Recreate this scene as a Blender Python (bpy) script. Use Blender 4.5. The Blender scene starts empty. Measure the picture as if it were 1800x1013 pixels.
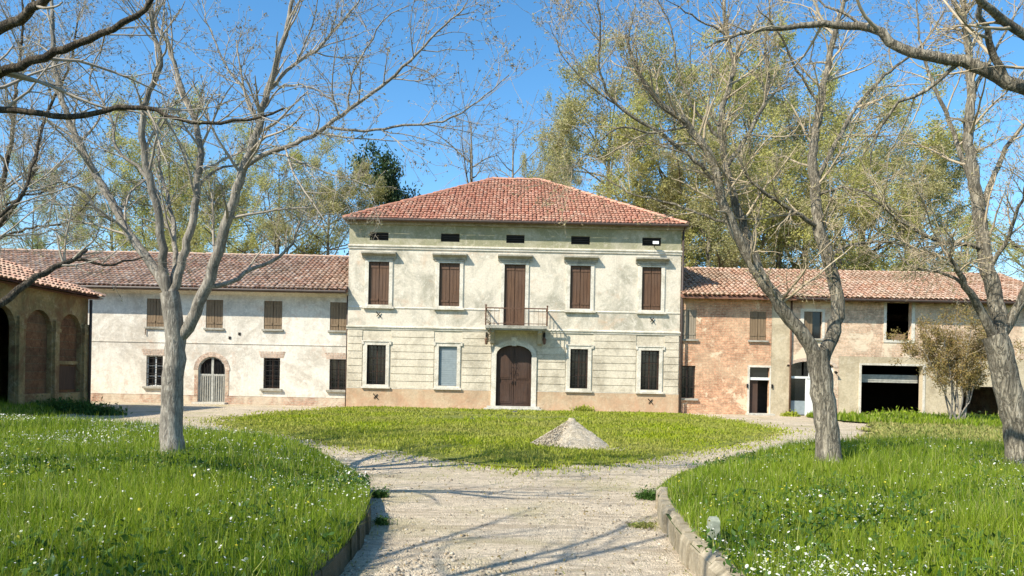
import bpy, math, random
import numpy as np
from mathutils import Vector, Matrix

# ------------------------------------------------------------------ camera, world, sun, exposure
sc = bpy.context.scene
C = sc.collection
F, PX, PY, EYE = 1300.0, 900.0, 660.0, 1.55      # focal length and principal point (1800 px wide frame)
ROLL = math.radians(1.15)
SR, CR = math.sin(ROLL), math.cos(ROLL)
cd = bpy.data.cameras.new('camera')
cam = bpy.data.objects.new('camera', cd); C.objects.link(cam); sc.camera = cam
cd.sensor_width = 36.0; cd.lens = F / 1800 * 36; cd.shift_y = (PY - 506.5) / 1800
cd.clip_start = 0.05; cd.clip_end = 3000
cam.matrix_world = Matrix(((CR, -SR, 0, 0), (0, 0, -1, 0), (SR, CR, 0, EYE), (0, 0, 0, 1)))

AZ, EL = math.radians(49), math.radians(43)
SUN = Vector((-math.sin(AZ) * math.cos(EL), -math.cos(AZ) * math.cos(EL), math.sin(EL)))
w = bpy.data.worlds.new('World'); sc.world = w; w.use_nodes = True
nt = w.node_tree; bg = nt.nodes['Background']
sky = nt.nodes.new('ShaderNodeTexSky'); sky.sky_type = 'NISHITA'; sky.sun_disc = False
sky.sun_elevation = EL; sky.sun_rotation = math.pi + AZ
sky.air_density = 1.0; sky.dust_density = 0.4; sky.ozone_density = 3.0; sky.altitude = 50
hs = nt.nodes.new('ShaderNodeHueSaturation'); hs.inputs['Saturation'].default_value = 1.24; hs.inputs['Hue'].default_value = .494
nt.links.new(sky.outputs[0], hs.inputs['Color']); nt.links.new(hs.outputs[0], bg.inputs[0]); bg.inputs[1].default_value = 0.148
ld = bpy.data.lights.new('sun', 'SUN'); ld.energy = 5.0; ld.angle = math.radians(0.5); ld.color = (1.0, 0.93, 0.80)
sun = bpy.data.objects.new('sun', ld); C.objects.link(sun); sun.location = (-20, -20, 30)
sun.rotation_euler = (-SUN).to_track_quat('-Z', 'Y').to_euler()
sc.view_settings.view_transform = 'Standard'; sc.view_settings.look = 'None'
sc.view_settings.gamma = 1; sc.view_settings.use_curve_mapping = False
sc.view_settings.exposure = 0.68
sc.cycles.max_bounces = 6; sc.cycles.transparent_max_bounces = 12

rng = np.random.default_rng(7)
random.seed(7)

def at(px, py, d):
    u, v = (px - PX) / F, (PY - py) / F
    return Vector((d * (u * CR - v * SR), d, EYE + d * (u * SR + v * CR)))
def R(px0, py0, px1, py1, d):
    a, b = at(px0, (py0 + py1) / 2, d), at(px1, (py0 + py1) / 2, d)
    t, o = at((px0 + px1) / 2, py0, d), at((px0 + px1) / 2, py1, d)
    return (a.x, b.x, o.z, t.z)

# ------------------------------------------------------------------ object helpers
def empty(name, label=None, cat=None, loc=(0, 0, 0), group=None, parent=None):
    o = bpy.data.objects.new(name, None); C.objects.link(o); o.location = loc; o.empty_display_size = 0.3
    if parent: o.parent = parent
    if label: o['label'] = label
    if cat: o['category'] = cat
    if group: o['group'] = group
    return o
def tag(o, label=None, cat=None, group=None, kind=None):
    if label: o['label'] = label
    if cat: o['category'] = cat
    if group: o['group'] = group
    if kind: o['kind'] = kind
    return o
def link(name, me, parent=None):
    o = bpy.data.objects.new(name, me); C.objects.link(o)
    if parent is not None:
        o.parent = parent
        q = parent; off = Vector((0, 0, 0))
        while q is not None:
            off += q.location; q = q.parent
        o.location = -off          # mesh is in world coordinates
    return o
class MB:
    def __init__(s): s.v = []; s.f = []
    def face(s, pts):
        n = len(s.v); s.v += [tuple(p) for p in pts]; s.f.append(tuple(range(n, n + len(pts))))
    def box(s, x0, x1, y0, y1, z0, z1):
        n = len(s.v)
        s.v += [(x0,y0,z0),(x1,y0,z0),(x1,y1,z0),(x0,y1,z0),(x0,y0,z1),(x1,y0,z1),(x1,y1,z1),(x0,y1,z1)]
        s.f += [tuple(n+i for i in q) for q in ((0,3,2,1),(4,5,6,7),(0,1,5,4),(1,2,6,5),(2,3,7,6),(3,0,4,7))]
        return s
    def hexa(s, p):
        n = len(s.v); s.v += [tuple(q) for q in p]
        s.f += [tuple(n+i for i in q) for q in ((0,3,2,1),(4,5,6,7),(0,1,5,4),(1,2,6,5),(2,3,7,6),(3,0,4,7))]
        return s
    def tube(s, pts, r, k=6, cap=True):
        pts = np.array(pts, float); n = len(pts)
        r = np.full(n, r) if np.isscalar(r) else np.array(r)
        V, Fc = tube_batch(pts[None], r[None], k, wob=0)
        b = len(s.v); s.v += [tuple(q) for q in V]; s.f += [tuple(b + i for i in q) for q in Fc]
        if cap:
            s.f.append(tuple(b + i for i in range(k))[::-1]); s.f.append(tuple(b + (n-1)*k + i for i in range(k)))
        return s
    def prism_x(s, poly, x0, x1):   # poly of (y,z), extruded along x
        n = len(s.v); k = len(poly)
        s.v += [(x0, y, z) for y, z in poly] + [(x1, y, z) for y, z in poly]
        s.f.append(tuple(range(n, n+k))); s.f.append(tuple(range(n+2*k-1, n+k-1, -1)))
        for i in range(k):
            j = (i+1) % k; s.f.append((n+i, n+k+i, n+k+j, n+j))
        return s
    def prism_y(s, poly, y0, y1):   # poly of (x,z), extruded along y
        n = len(s.v); k = len(poly)
        s.v += [(x, y0, z) for x, z in poly] + [(x, y1, z) for x, z in poly]
        s.f.append(tuple(range(n, n+k))); s.f.append(tuple(range(n+2*k-1, n+k-1, -1)))
        for i in range(k):
            j = (i+1) % k; s.f.append((n+i, n+k+i, n+k+j, n+j))
        return s
    def build(s, name, mat, parent=None, smooth=False):
        me = bpy.data.meshes.new(name); me.from_pydata(s.v, [], s.f); me.materials.append(mat); me.validate()
        if smooth: me.polygons.foreach_set('use_smooth', [True] * len(me.polygons))
        return link(name, me, parent)
def np_mesh(name, V, Fl, mat, parent=None, smooth=False, Fl2=None):
    """V (n,3); Fl (m,k) faces; optional second face array of another size"""
    me = bpy.data.meshes.new(name)
    arrs = [a for a in (Fl, Fl2) if a is not None and len(a)]
    me.vertices.add(len(V)); me.vertices.foreach_set('co', np.ascontiguousarray(V, np.float32).ravel())
    nl = sum(a.size for a in arrs); nf = sum(len(a) for a in arrs)
    me.loops.add(nl); me.loops.foreach_set('vertex_index', np.concatenate([a.ravel() for a in arrs]).astype(np.int32))
    me.polygons.add(nf)
    tot = np.concatenate([np.full(len(a), a.shape[1]) for a in arrs]); st = np.concatenate([[0], np.cumsum(tot)[:-1]])
    me.polygons.foreach_set('loop_start', st.astype(np.int32)); 
    if smooth: me.polygons.foreach_set('use_smooth', np.ones(nf, bool))
    me.update(calc_edges=True); me.materials.append(mat)
    return link(name, me, parent)
def tube_batch(P, Rr, k, wob=0.0):
    """P (M,N,3) polylines, Rr (M,N) radii -> verts, quad faces"""
    M, N, _ = P.shape
    T = np.gradient(P, axis=1); T /= np.linalg.norm(T, axis=2, keepdims=True) + 1e-9
    mt = T.mean(1); ax = np.abs(mt).argmin(1); ref = np.eye(3)[ax][:, None, :]
    U = np.cross(T, np.broadcast_to(ref, T.shape)); U /= np.linalg.norm(U, axis=2, keepdims=True) + 1e-9
    W = np.cross(T, U)
    a = np.arange(k) / k * 2 * math.pi
    rr = Rr[:, :, None, None] * np.ones((1, 1, k, 1))
    if wob: rr = rr * (1 + wob * rng.normal(size=(M, N, k, 1)))
    V = P[:, :, None, :] + rr * (np.cos(a)[None, None, :, None] * U[:, :, None, :] + np.sin(a)[None, None, :, None] * W[:, :, None, :])
    i = np.arange(M)[:, None, None] * (N * k); j = np.arange(N - 1)[None, :, None] * k; q = np.arange(k)[None, None, :]; q2 = (q + 1) % k
    Fq = np.stack([i + j + q, i + j + q2, i + j + k + q2, i + j + k + q], -1).reshape(-1, 4)
    return V.reshape(-1, 3), Fq

# ------------------------------------------------------------------ materials
class NT:
    def __init__(s, name):
        s.m = bpy.data.materials.new(name); s.m.use_nodes = True
        s.t = s.m.node_tree; s.b = s.t.nodes['Principled BSDF']; s.out = s.t.nodes['Material Output']
        s.co = s.t.nodes.new('ShaderNodeTexCoord').outputs['Object']
        s.b.inputs['Specular IOR Level'].default_value = 0.25
    def n(s, ty, **k):
        o = s.t.nodes.new(ty)
        for a, b in k.items(): setattr(o, a, b)
        return o
    def l(s, a, b): s.t.links.new(a, b)
    def map(s, scale=(1, 1, 1), rot=(0, 0, 0)):
        m = s.n('ShaderNodeMapping'); m.inputs['Scale'].default_value = scale; m.inputs['Rotation'].default_value = rot
        s.l(s.co, m.inputs[0]); return m.outputs[0]
    def noise(s, sc, det=6, rough=.6, vec=None, dist=0):
        m = s.n('ShaderNodeTexNoise'); m.inputs['Scale'].default_value = sc; m.inputs['Detail'].default_value = det
        m.inputs['Roughness'].default_value = rough; m.inputs['Distortion'].default_value = dist
        s.l(vec if vec else s.co, m.inputs['Vector']); return m.outputs['Fac']
    def vor(s, sc, feat='F1', vec=None, out='Distance'):
        m = s.n('ShaderNodeTexVoronoi', feature=feat); m.inputs['Scale'].default_value = sc
        s.l(vec if vec else s.co, m.inputs['Vector']); return m.outputs[out]
    def ramp(s, fac, stops, interp='LINEAR'):
        r = s.n('ShaderNodeValToRGB'); r.color_ramp.interpolation = interp
        e = r.color_ramp.elements
        while len(e) < len(stops): e.new(0.5)
        for q, (p, c) in zip(e, stops):
            q.position = p; q.color = (c, c, c, 1) if np.isscalar(c) else (*c, 1)
        s.l(fac, r.inputs[0]); return r.outputs[0]
    def mix(s, fac, a, b, mode='MIX'):
        m = s.n('ShaderNodeMix', data_type='RGBA', blend_type=mode)
        for i, v in ((0, fac), (6, a), (7, b)):
            if hasattr(v, 'is_linked') or hasattr(v, 'links'): s.l(v, m.inputs[i])
            elif np.isscalar(v): m.inputs[i].default_value = v
            else: m.inputs[i].default_value = (*v, 1)
        return m.outputs[2]
    def isl(s): return s.n('ShaderNodeNewGeometry').outputs['Random Per Island']
    def mathn(s, op, a, b=None):
        m = s.n('ShaderNodeMath', operation=op)
        for i, v in ((0, a), (1, b)):
            if v is None: continue
            if np.isscalar(v): m.inputs[i].default_value = v
            else: s.l(v, m.inputs[i])
        return m.outputs[0]
    def z(s):
        m = s.n('ShaderNodeSeparateXYZ'); s.l(s.co, m.inputs[0]); return m.outputs[2]
    def col(s, c):
        if hasattr(c, 'links'): s.l(c, s.b.inputs['Base Color'])
        else: s.b.inputs['Base Color'].default_value = (*c, 1)
        return s
    def rough(s, v):
        s.b.inputs['Roughness'].default_value = v; return s
    def bump(s, h, strength=.5, dist=.02):
        b = s.n('ShaderNodeBump'); b.inputs['Strength'].default_value = strength; b.inputs['Distance'].default_value = dist
        s.l(h, b.inputs['Height']); s.l(b.outputs[0], s.b.inputs['Normal']); return s

def simple(name, c, r=.7, var=.25, sc_=8, metal=0, bump=0.0):
    m = NT(name); nz = m.noise(sc_, 6)
    c2 = tuple(x * (1 - var) for x in c); c3 = tuple(min(1, x * (1 + var * .6)) for x in c)
    m.col(m.ramp(nz, [(.3, c2), (.7, c3)])).rough(r); m.b.inputs['Metallic'].default_value = metal
    if bump: m.bump(m.noise(sc_ * 4), .4, bump)
    return m.m

def plaster(name, base, stain, patch, brick=None, stain_at=(.42, .62), patch_at=(.60, .70), scale=1.0):
    m = NT(name)
    a = m.noise(.62 * scale, 10, .72, dist=.8)                # big weathering clouds
    b = m.noise(2.2 * scale, 9, .75, m.map((1, 1, .16)))       # rain streaks
    c = m.noise(14, 7, .8); e = m.noise(3.6 * scale, 9, .8, dist=.5)
    col = m.mix(m.ramp(a, [(stain_at[0] + .04, 0), (stain_at[1], .9)]), base, stain)
    col = m.mix(m.ramp(b, [(.50, 0), (.66, .55)]), col, tuple(x * .62 for x in base))
    col = m.mix(m.ramp(e, [(.52, 0), (.62, .7)]), col, patch)
    col = m.mix(.5, col, m.ramp(c, [(.32, .45), (.66, 1.12)]), 'MULTIPLY')
    f = m.noise(1.1 * scale, 11, .78, dist=.5)
    if brick:
        col = m.mix(m.ramp(f, [(patch_at[0], 0), (patch_at[1], .85)]), col, brick)
    sp = m.ramp(m.noise(3.3, 10, .85), [(.63, 0), (.66, .65)])
    col = m.mix(sp, col, tuple(x * .45 for x in stain))
    m.col(col).rough(.92).bump(m.mathn('ADD', c, m.mathn('MULTIPLY', f, 1.5)), .5, .03)
    return m.m

def brickwork(name, c1, c2, mortar, patch=None, patch_at=(.5, .62), rot=(math.pi/2, 0, 0)):
    m = NT(name)
    v = m.map((1, 1, 1), rot)
    t = m.n('ShaderNodeTexBrick'); m.l(v, t.inputs['Vector'])
    t.inputs['Scale'].default_value = 1; t.inputs['Brick Width'].default_value = .27; t.inputs['Row Height'].default_value = .075
    t.inputs['Mortar Size'].default_value = .009; t.inputs['Bias'].default_value = -.2
    t.inputs['Color1'].default_value = (*c1, 1); t.inputs['Color2'].default_value = (*c2, 1); t.inputs['Mortar'].default_value = (*mortar, 1)
    n2 = m.noise(7, 9, .85, None, .8)
    col = m.mix(.55, t.outputs['Color'], m.ramp(n2, [(.36, .16), (.62, 1.45)]), 'MULTIPLY')
    col = m.mix(.6, col, m.ramp(m.noise(2.4, 8, .8, None, .6), [(.36, .35), (.62, 1.3)]), 'MULTIPLY')
    col = m.mix(m.ramp(m.noise(.7, 8, .7, dist=.5), [(.45, 0), (.62, .40)]), col, mortar)
    if patch:
        p = m.ramp(m.noise(.9, 9, .75, dist=.6), [(patch_at[0], 0), (patch_at[1], .9)])
        col = m.mix(p, col, patch)
    m.col(col).rough(.95)
    h = m.mathn('ADD', m.mathn('MULTIPLY', t.outputs['Fac'], -1.0), n2)
    m.bump(h, .6, .03)
    return m.m

def tiles(name, cols, lichen, amt=.5):
    m = NT(name); r = m.isl()
    n = len(cols)
    col = m.ramp(r, [(i / (n - 1), c) for i, c in enumerate(cols)])
    col = m.mix(m.ramp(m.noise(1.2, 8, .75), [(.45, 0), (.7, amt)]), col, lichen)
    col = m.mix(m.ramp(m.noise(.45, 8, .75, None, .8), [(.50, 0), (.66, .55)]), col, tuple(x * .55 for x in lichen))
    col = m.mix(.6, col, m.ramp(m.noise(9, 6, .8), [(.32, .4), (.68, 1.2)]), 'MULTIPLY')
    m.col(col).rough(.9).bump(m.noise(30), .3, .01)
    return m.m

def bark(name, c1, c2, c3, s=1.0, st=.7, crack=.35):
    m = NT(name)
    a = m.noise(34 * s, 9, .7, m.map((1, 1, .16)), .9); b = m.noise(2.6, 7, .75, None, .4); g = m.noise(60, 6, .8)
    rd = m.mathn('MULTIPLY', m.mathn('ABSOLUTE', m.mathn('SUBTRACT', m.noise(15 * s, 5, .6, m.map((1, 1, .20)), 1.2), .5)), 4.0)
    col = m.ramp(a, [(.28, c1), (.5, c2), (.70, c3)])
    col = m.mix(m.ramp(b, [(.46, 0), (.62, .65)]), col, tuple(x * .38 for x in c2))
    col = m.mix(m.ramp(rd, [(0, crack * 2), (.22, 0)]), col, tuple(x * .3 for x in c1))
    col = m.mix(.4, col, m.ramp(g, [(.3, .5), (.7, 1.3)]), 'MULTIPLY')
    m.col(col).rough(.92).bump(m.mathn('ADD', a, m.mathn('MULTIPLY', m.ramp(rd, [(0, 0), (.35, 1)]), crack * 2)), st, .025)
    return m.m

def leafmat(name, cols, trans=.35, big=None):
    m = NT(name); r = m.isl(); n = len(cols)
    col = m.ramp(r, [(i / (n - 1), c) for i, c in enumerate(cols)])
    if big: col = m.mix(m.ramp(m.noise(big[0], 4, .6), [(.38, 0), (.65, big[2])]), col, big[1])
    m.col(col).rough(.6)
    tr = m.n('ShaderNodeBsdfTranslucent'); m.l(col, tr.inputs[0])
    ms = m.n('ShaderNodeMixShader'); ms.inputs[0].default_value = trans
    m.l(m.b.outputs[0], ms.inputs[1]); m.l(tr.outputs[0], ms.inputs[2]); m.l(ms.outputs[0], m.out.inputs[0])
    return m.m

M = {}
M['plaster_up'] = plaster('plaster_upper', (.70, .625, .50), (.37, .34, .26), (.78, .71, .59), (.52, .37, .25), patch_at=(.55, .70))
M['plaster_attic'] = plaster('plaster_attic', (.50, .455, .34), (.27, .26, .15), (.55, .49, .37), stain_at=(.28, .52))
M['plaster_rust'] = plaster('plaster_courses', (.72, .635, .49), (.44, .38, .28), (.68, .60, .46))
M['plinth'] = plaster('plaster_plinth', (.56, .42, .27), (.42, .28, .17), (.58, .47, .32), (.50, .30, .18), patch_at=(.45, .65))
M['trim'] = plaster('stone_trim', (.74, .68, .57), (.48, .44, .34), (.62, .56, .45), scale=2)
M['trim_grey'] = plaster('weathered_cornice', (.40, .375, .31), (.24, .22, .17), (.46, .43, .36), scale=2)
M['wing_plaster'] = plaster('left_wing_plaster', (.77, .71, .60), (.52, .46, .37), (.82, .76, .66), (.54, .38, .27), patch_at=(.55, .68))
M['wing_plinth'] = brickwork('left_wing_plinth', (.50, .27, .18), (.40, .22, .15), (.50, .43, .32), (.62, .54, .40), (.44, .60))
M['brick_right'] = brickwork('right_wing_brick', (.66, .34, .20), (.48, .23, .13), (.60, .46, .30), (.72, .58, .40), (.55, .60))
M['brick_pale'] = brickwork('pale_brick', (.70, .47, .32), (.52, .32, .20), (.66, .53, .38), (.72, .60, .43), (.52, .58))
M['barn_plaster'] = plaster('barn_plaster', (.60, .50, .34), (.42, .34, .22), (.62, .53, .38), (.45, .30, .20), patch_at=(.64, .75))
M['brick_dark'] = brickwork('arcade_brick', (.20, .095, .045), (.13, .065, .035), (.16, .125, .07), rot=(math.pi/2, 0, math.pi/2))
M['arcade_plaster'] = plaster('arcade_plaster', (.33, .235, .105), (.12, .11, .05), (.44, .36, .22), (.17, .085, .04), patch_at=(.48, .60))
M['lintel'] = brickwork('lintel_brick', (.60, .42, .31), (.50, .33, .24), (.66, .57, .45), rot=(math.pi/2, 0, 0))
M['tile_wing'] = tiles('wing_roof_tiles', [(.56,.36,.26),(.44,.26,.18),(.62,.45,.34),(.30,.18,.125),(.68,.54,.43),(.50,.33,.24)], (.40,.34,.25), .6)
M['tile_villa'] = tiles('villa_roof_tiles', [(.50,.21,.13),(.54,.25,.16),(.42,.17,.11),(.58,.30,.20),(.48,.21,.14),(.62,.38,.27)], (.56,.40,.28), .55)
M['tile_right'] = tiles('barn_roof_tiles', [(.58,.36,.25),(.50,.28,.18),(.64,.44,.33),(.42,.24,.16),(.66,.50,.38),(.54,.32,.22)], (.50,.42,.29), .6)
M['under'] = simple('roof_underlay', (.20, .10, .065), .95)
M['soffit'] = simple('soffit', (.42, .36, .27), .9)
M['shutter'] = NT('brown_shutter').m
def wood(name, c, c2, s=(22, 22, 1.5)):
    m = NT(name); v = m.map(s); a = m.noise(1.0, 6, .7, v)
    b = m.noise(.8, 5, .6)
    col = m.ramp(a, [(.3, c2), (.7, c)]); col = m.mix(m.ramp(b, [(.4, 0), (.7, .5)]), col, tuple(x * .6 + .03 for x in c))
    m.col(col).rough(.65).bump(a, .4, .01); return m.m
M['shutter'] = wood('brown_shutter', (.15, .082, .045), (.07, .036, .022))
M['shutter_old'] = wood('weathered_shutter', (.27, .19, .11), (.13, .085, .05))
M['shutter_pale'] = wood('pale_weathered_shutter', (.36, .30, .22), (.20, .16, .11))
M['door'] = wood('portal_wood', (.085, .045, .028), (.035, .019, .013))
M['grey_shutter'] = simple('grey_blue_blind', (.26, .30, .31), .6, .15)
M['white_wood'] = simple('white_painted_wood', (.72, .72, .68), .6, .15)
M['gate'] = simple('old_grey_paint', (.40, .39, .34), .7, .3)
M['iron'] = simple('dark_iron', (.03, .026, .022), .55, .3, metal=.4)
M['rust'] = simple('rusty_iron', (.13, .07, .045), .75, .4)
M['lead'] = simple('dark_gutter', (.075, .055, .045), .5, .3)
g = NT('window_glass'); g.col((.012, .013, .014)).rough(.08); g.b.inputs['Specular IOR Level'].default_value = .5
M['glass'] = g.m
M['dark'] = simple('dark_interior', (.03, .026, .022), .95)
M['concrete'] = plaster('kerb_concrete', (.40, .335, .23), (.19, .16, .10), (.50, .43, .31), scale=3)
M['stone'] = plaster('threshold_stone', (.58, .55, .47), (.42, .40, .33), (.62, .58, .50), scale=3)

def gravel(name, c, dk, weeds):
    m = NT(name)
    a = m.vor(70, out='Color'); ad = m.vor(70); b = m.noise(9, 8, .75); big = m.noise(.55, 7, .65, dist=.5)
    st = m.noise(1.9, 8, .72, m.map((.35, 2.2, 1)), 1.1)
    sep = m.n('ShaderNodeSeparateColor'); m.l(a, sep.inputs[0])
    col = m.ramp(sep.outputs[0], [(0, tuple(x * .72 for x in c)), (.5, c), (1, tuple(min(1, x * 1.2) for x in c))])
    col = m.mix(m.ramp(b, [(.36, .6), (.58, 0)]), col, dk)
    col = m.mix(m.ramp(st, [(.48, 0), (.60, .7)]), col, dk)
    col = m.mix(m.ramp(big, [(.50, 0), (.66, .7)]), col, weeds)
    h = m.mathn('ADD', m.mathn('MULTIPLY', ad, -1.2), m.mathn('MULTIPLY', b, 2.0))
    m.col(col).rough(.95).bump(m.mathn('ADD', h, m.mathn('MULTIPLY', st, 2.5)), .8, .03); return m.m
M['gravel'] = gravel('drive_gravel', (.74, .62, .45), (.38, .30, .205), (.42, .37, .18))
M['pebble'] = NT('pebbles').m
m = NT('pebble_stone'); m.col(m.ramp(m.isl(), [(0, (.20, .165, .12)), (.5, (.34, .285, .21)), (1, (.50, .44, .34))])).rough(.9); M['pebble'] = m.m
m = NT('gravel_heap'); n1 = m.vor(38, out='Color'); s1 = m.n('ShaderNodeSeparateColor'); m.l(n1, s1.inputs[0])
m.col(m.mix(m.ramp(m.noise(2.2, 7, .7), [(.4, 0), (.65, .5)]), m.ramp(s1.outputs[0], [(0, (.34, .28, .20)), (.6, (.50, .43, .32)), (1, (.62, .54, .42))]), (.46, .37, .24))).rough(.95).bump(m.noise(40, 5, .8), .8, .04); M['heap'] = m.m
def soil(name, c1, c2, c3):
    m = NT(name); a = m.noise(7, 9, .8); b = m.noise(.7, 6, .7)
    col = m.ramp(a, [(.3, c1), (.55, c2), (.75, c3)]); col = m.mix(m.ramp(b, [(.4, 0), (.7, .5)]), col, c1)
    m.col(col).rough(1).bump(a, .8, .05); return m.m
M['earth'] = soil('meadow_ground', (.030, .055, .010), (.055, .085, .018), (.10, .10, .035))
M['lawn'] = soil('lawn_ground', (.10, .12, .020), (.18, .19, .04), (.30, .26, .12))
M['dry'] = soil('dry_grass_ground', (.13, .15, .035), (.23, .21, .07), (.34, .30, .13))
M['grass'] = leafmat('meadow_blades', [(.05,.11,.004),(.15,.25,.008),(.24,.36,.012),(.09,.17,.006),(.34,.42,.03),(.50,.48,.18),(.05,.12,.01),(.22,.29,.01)], .4, (.5, (.26, .33, .02), .6))
M['lawn_grass'] = leafmat('lawn_blades', [(.19,.27,.008),(.28,.34,.012),(.36,.39,.02),(.22,.30,.010),(.46,.43,.10)], .35, (.35, (.36, .33, .10), .7))
M['dry_grass'] = leafmat('dry_blades', [(.14,.20,.03),(.30,.30,.08),(.38,.34,.12),(.20,.24,.05)], .3)
M['petal'] = leafmat('white_petals', [(.75,.75,.68),(.82,.80,.70),(.62,.66,.45)], .3)
M['yellow'] = leafmat('yellow_heads', [(.55,.45,.03),(.62,.55,.06)], .2)
M['weed'] = leafmat('weed_leaves', [(.03,.075,.012),(.055,.12,.018),(.09,.16,.03)], .3)
M['bark_grey'] = bark('smooth_grey_bark', (.11, .09, .07), (.31, .275, .225), (.52, .48, .40), .8, .6, .2)
M['bark_brown'] = bark('furrowed_bark', (.10, .083, .06), (.31, .27, .20), (.50, .445, .35), .8, .9, .33)
M['bark_dark'] = bark('dark_bark', (.05, .04, .028), (.12, .095, .065), (.24, .20, .15), 1.0, .8, .4)
M['twig_grey'] = simple('grey_twigs', (.36, .31, .245), .85, .4, 3)
M['twig_tan'] = simple('tan_twigs', (.42, .34, .23), .85, .4, 3)
M['twig_far'] = simple('far_twigs', (.33, .28, .19), .9, .4, 1)
M['bud'] = leafmat('buds', [(.14,.10,.065),(.28,.23,.14),(.34,.32,.16),(.22,.17,.11)], .2)
M['bud_tan'] = leafmat('tan_buds', [(.20,.15,.08),(.36,.29,.17),(.40,.36,.17),(.28,.26,.11)], .2)
M['leaf_spring'] = leafmat('spring_leaves', [(.34,.36,.06),(.46,.46,.10),(.54,.51,.18),(.22,.26,.04),(.60,.56,.28)], .45, (.25, (.48, .43, .18), .6))
M['leaf_olive'] = leafmat('olive_leaves', [(.30,.31,.07),(.43,.41,.14),(.52,.47,.23),(.19,.21,.04),(.58,.52,.32)], .45, (.25, (.50, .44, .24), .5))
M['leaf_dark'] = leafmat('evergreen_leaves', [(.015,.035,.012),(.03,.06,.018),(.05,.085,.025)], .15)
M['leaf_brown'] = leafmat('shrub_leaves', [(.22,.14,.05),(.32,.22,.08),(.28,.23,.07),(.16,.12,.04)], .3)
M['vine'] = leafmat('dried_vine', [(.12,.11,.06),(.20,.18,.11),(.08,.09,.04)], .2)

# ------------------------------------------------------------------ ground
def inside(x, y, poly):
    res = np.zeros(len(x), bool); n = len(poly)
    for i in range(n):
        x1, y1 = poly[i]; x2, y2 = poly[(i + 1) % n]
        if y1 == y2: continue
        c = ((y1 > y) != (y2 > y)) & (x < (x2 - x1) * (y - y1) / (y2 - y1) + x1); res ^= c
    return res
def edge_dist(x, y, poly):
    best = np.full(len(x), 1e9); n = len(poly)
    closed = math.dist(poly[0], poly[-1]) < 1.0
    for i in range(n if closed else n - 1):
        a = np.array(poly[i]); b = np.array(poly[(i + 1) % n]); ab = b - a; L = ab @ ab + 1e-12
        t = np.clip(((x - a[0]) * ab[0] + (y - a[1]) * ab[1]) / L, 0, 1)
        best = np.minimum(best, np.hypot(x - a[0] - t * ab[0], y - a[1] - t * ab[1]))
    return best
def fray(poly, amp, keep=()):
    out = []
    for i in range(len(poly) - 1):
        a, b = np.array(poly[i]), np.array(poly[i + 1]); n = max(1, int(np.linalg.norm(b - a) / .25))
        for k in range(n): out.append(tuple(a + (b - a) * k / n + rng.normal(0, amp, 2)))
    return out + [poly[-1]]
def smooth_poly(pts, k=4):
    P_ = np.array(pts, float); out = []
    for i in range(len(P_) - 1):
        p0, p1, p2, p3 = P_[max(i-1, 0)], P_[i], P_[i+1], P_[min(i+2, len(P_)-1)]
        for t in np.arange(k) / k:
            out.append(.5 * ((2*p1) + (-p0+p2)*t + (2*p0-5*p1+4*p2-p3)*t*t + (-p0+3*p1-3*p2+p3)*t**3))
    out.append(P_[-1]); return [tuple(q) for q in out]
KL = smooth_poly([(-1.36, 1.0), (-1.31, 3.5), (-1.29, 5.0), (-1.29, 6.0), (-1.34, 6.8), (-1.44, 7.6), (-1.58, 8.3)], 4)
LBX = smooth_poly([(-1.58, 8.3), (-1.82, 9.6), (-2.3, 11.2), (-3.1, 13.0), (-4.2, 15.0), (-5.6, 16.2), (-7.7, 17.2), (-10.4, 18.0), (-13.1, 19.8), (-15.5, 27.9)], 4)
KR = smooth_poly([(1.56, 1.0), (1.52, 3.5), (1.50, 5.0), (1.50, 6.2), (1.55, 7.2), (1.66, 8.2), (1.80, 9.0)], 4)
RBX = smooth_poly([(1.80, 9.0), (2.15, 10.6), (2.9, 12.3), (4.1, 14.0), (5.6, 15.8), (7.6, 16.9), (10.5, 17.4), (16, 18.0), (30, 18.5)], 4)
LB = KL + LBX[1:] + [(-32, 27.9), (-32, -8), (-1.5, -8)]
RB = KR + RBX[1:] + [(32, -8), (1.7, -8)]
ISL = smooth_poly([(.1, 12.3), (-1.2, 13.4), (-2.6, 14.8), (-4.8, 17.2), (-7.0, 19.6), (-8.6, 22.4), (-8.7, 25.5), (-7.8, 29.0), (-7.4, 32.2)], 4) + [(7.3, 32.2)] + smooth_poly([(7.9, 29.5), (8.3, 26.0), (8.0, 22.8), (6.4, 19.4), (4.3, 16.4), (2.0, 13.7), (.1, 12.3)], 4)
ISL = fray(ISL, .10)
RG = [(13.2, 32.6), (12.6, 30.2), (13.6, 27.6), (17, 26.2), (24, 25.4), (32, 25), (32, 32.8)]
DRY = smooth_poly([(9.2, 19.0), (11.5, 23.6), (13.4, 27.4)], 4) + [(32, 27.0), (32, 18.6)]
def fbm(x, y, s, seed=0):
    r = np.random.default_rng(seed); o = np.zeros_like(x); a = 1
    for k in range(4):
        for j in range(3):
            th = r.uniform(0, 6.28); ph = r.uniform(0, 6.28)
            o += a * np.sin((x * math.cos(th) + y * math.sin(th)) * s * (2 ** k) * r.uniform(.7, 1.3) + ph)
        a *= .55
    return o / 3.2
RG = fray(RG + [RG[0]], .25); DRY = fray(DRY + [DRY[0]], .3)
def sst(t): t = np.clip(t, 0, 1); return t * t * (3 - 2 * t)
EDGE_LB = LBX; EDGE_RB = RBX; KERBS = {id(LBX): KL + LBX[1:], id(RBX): KR + RBX[1:]}
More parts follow.
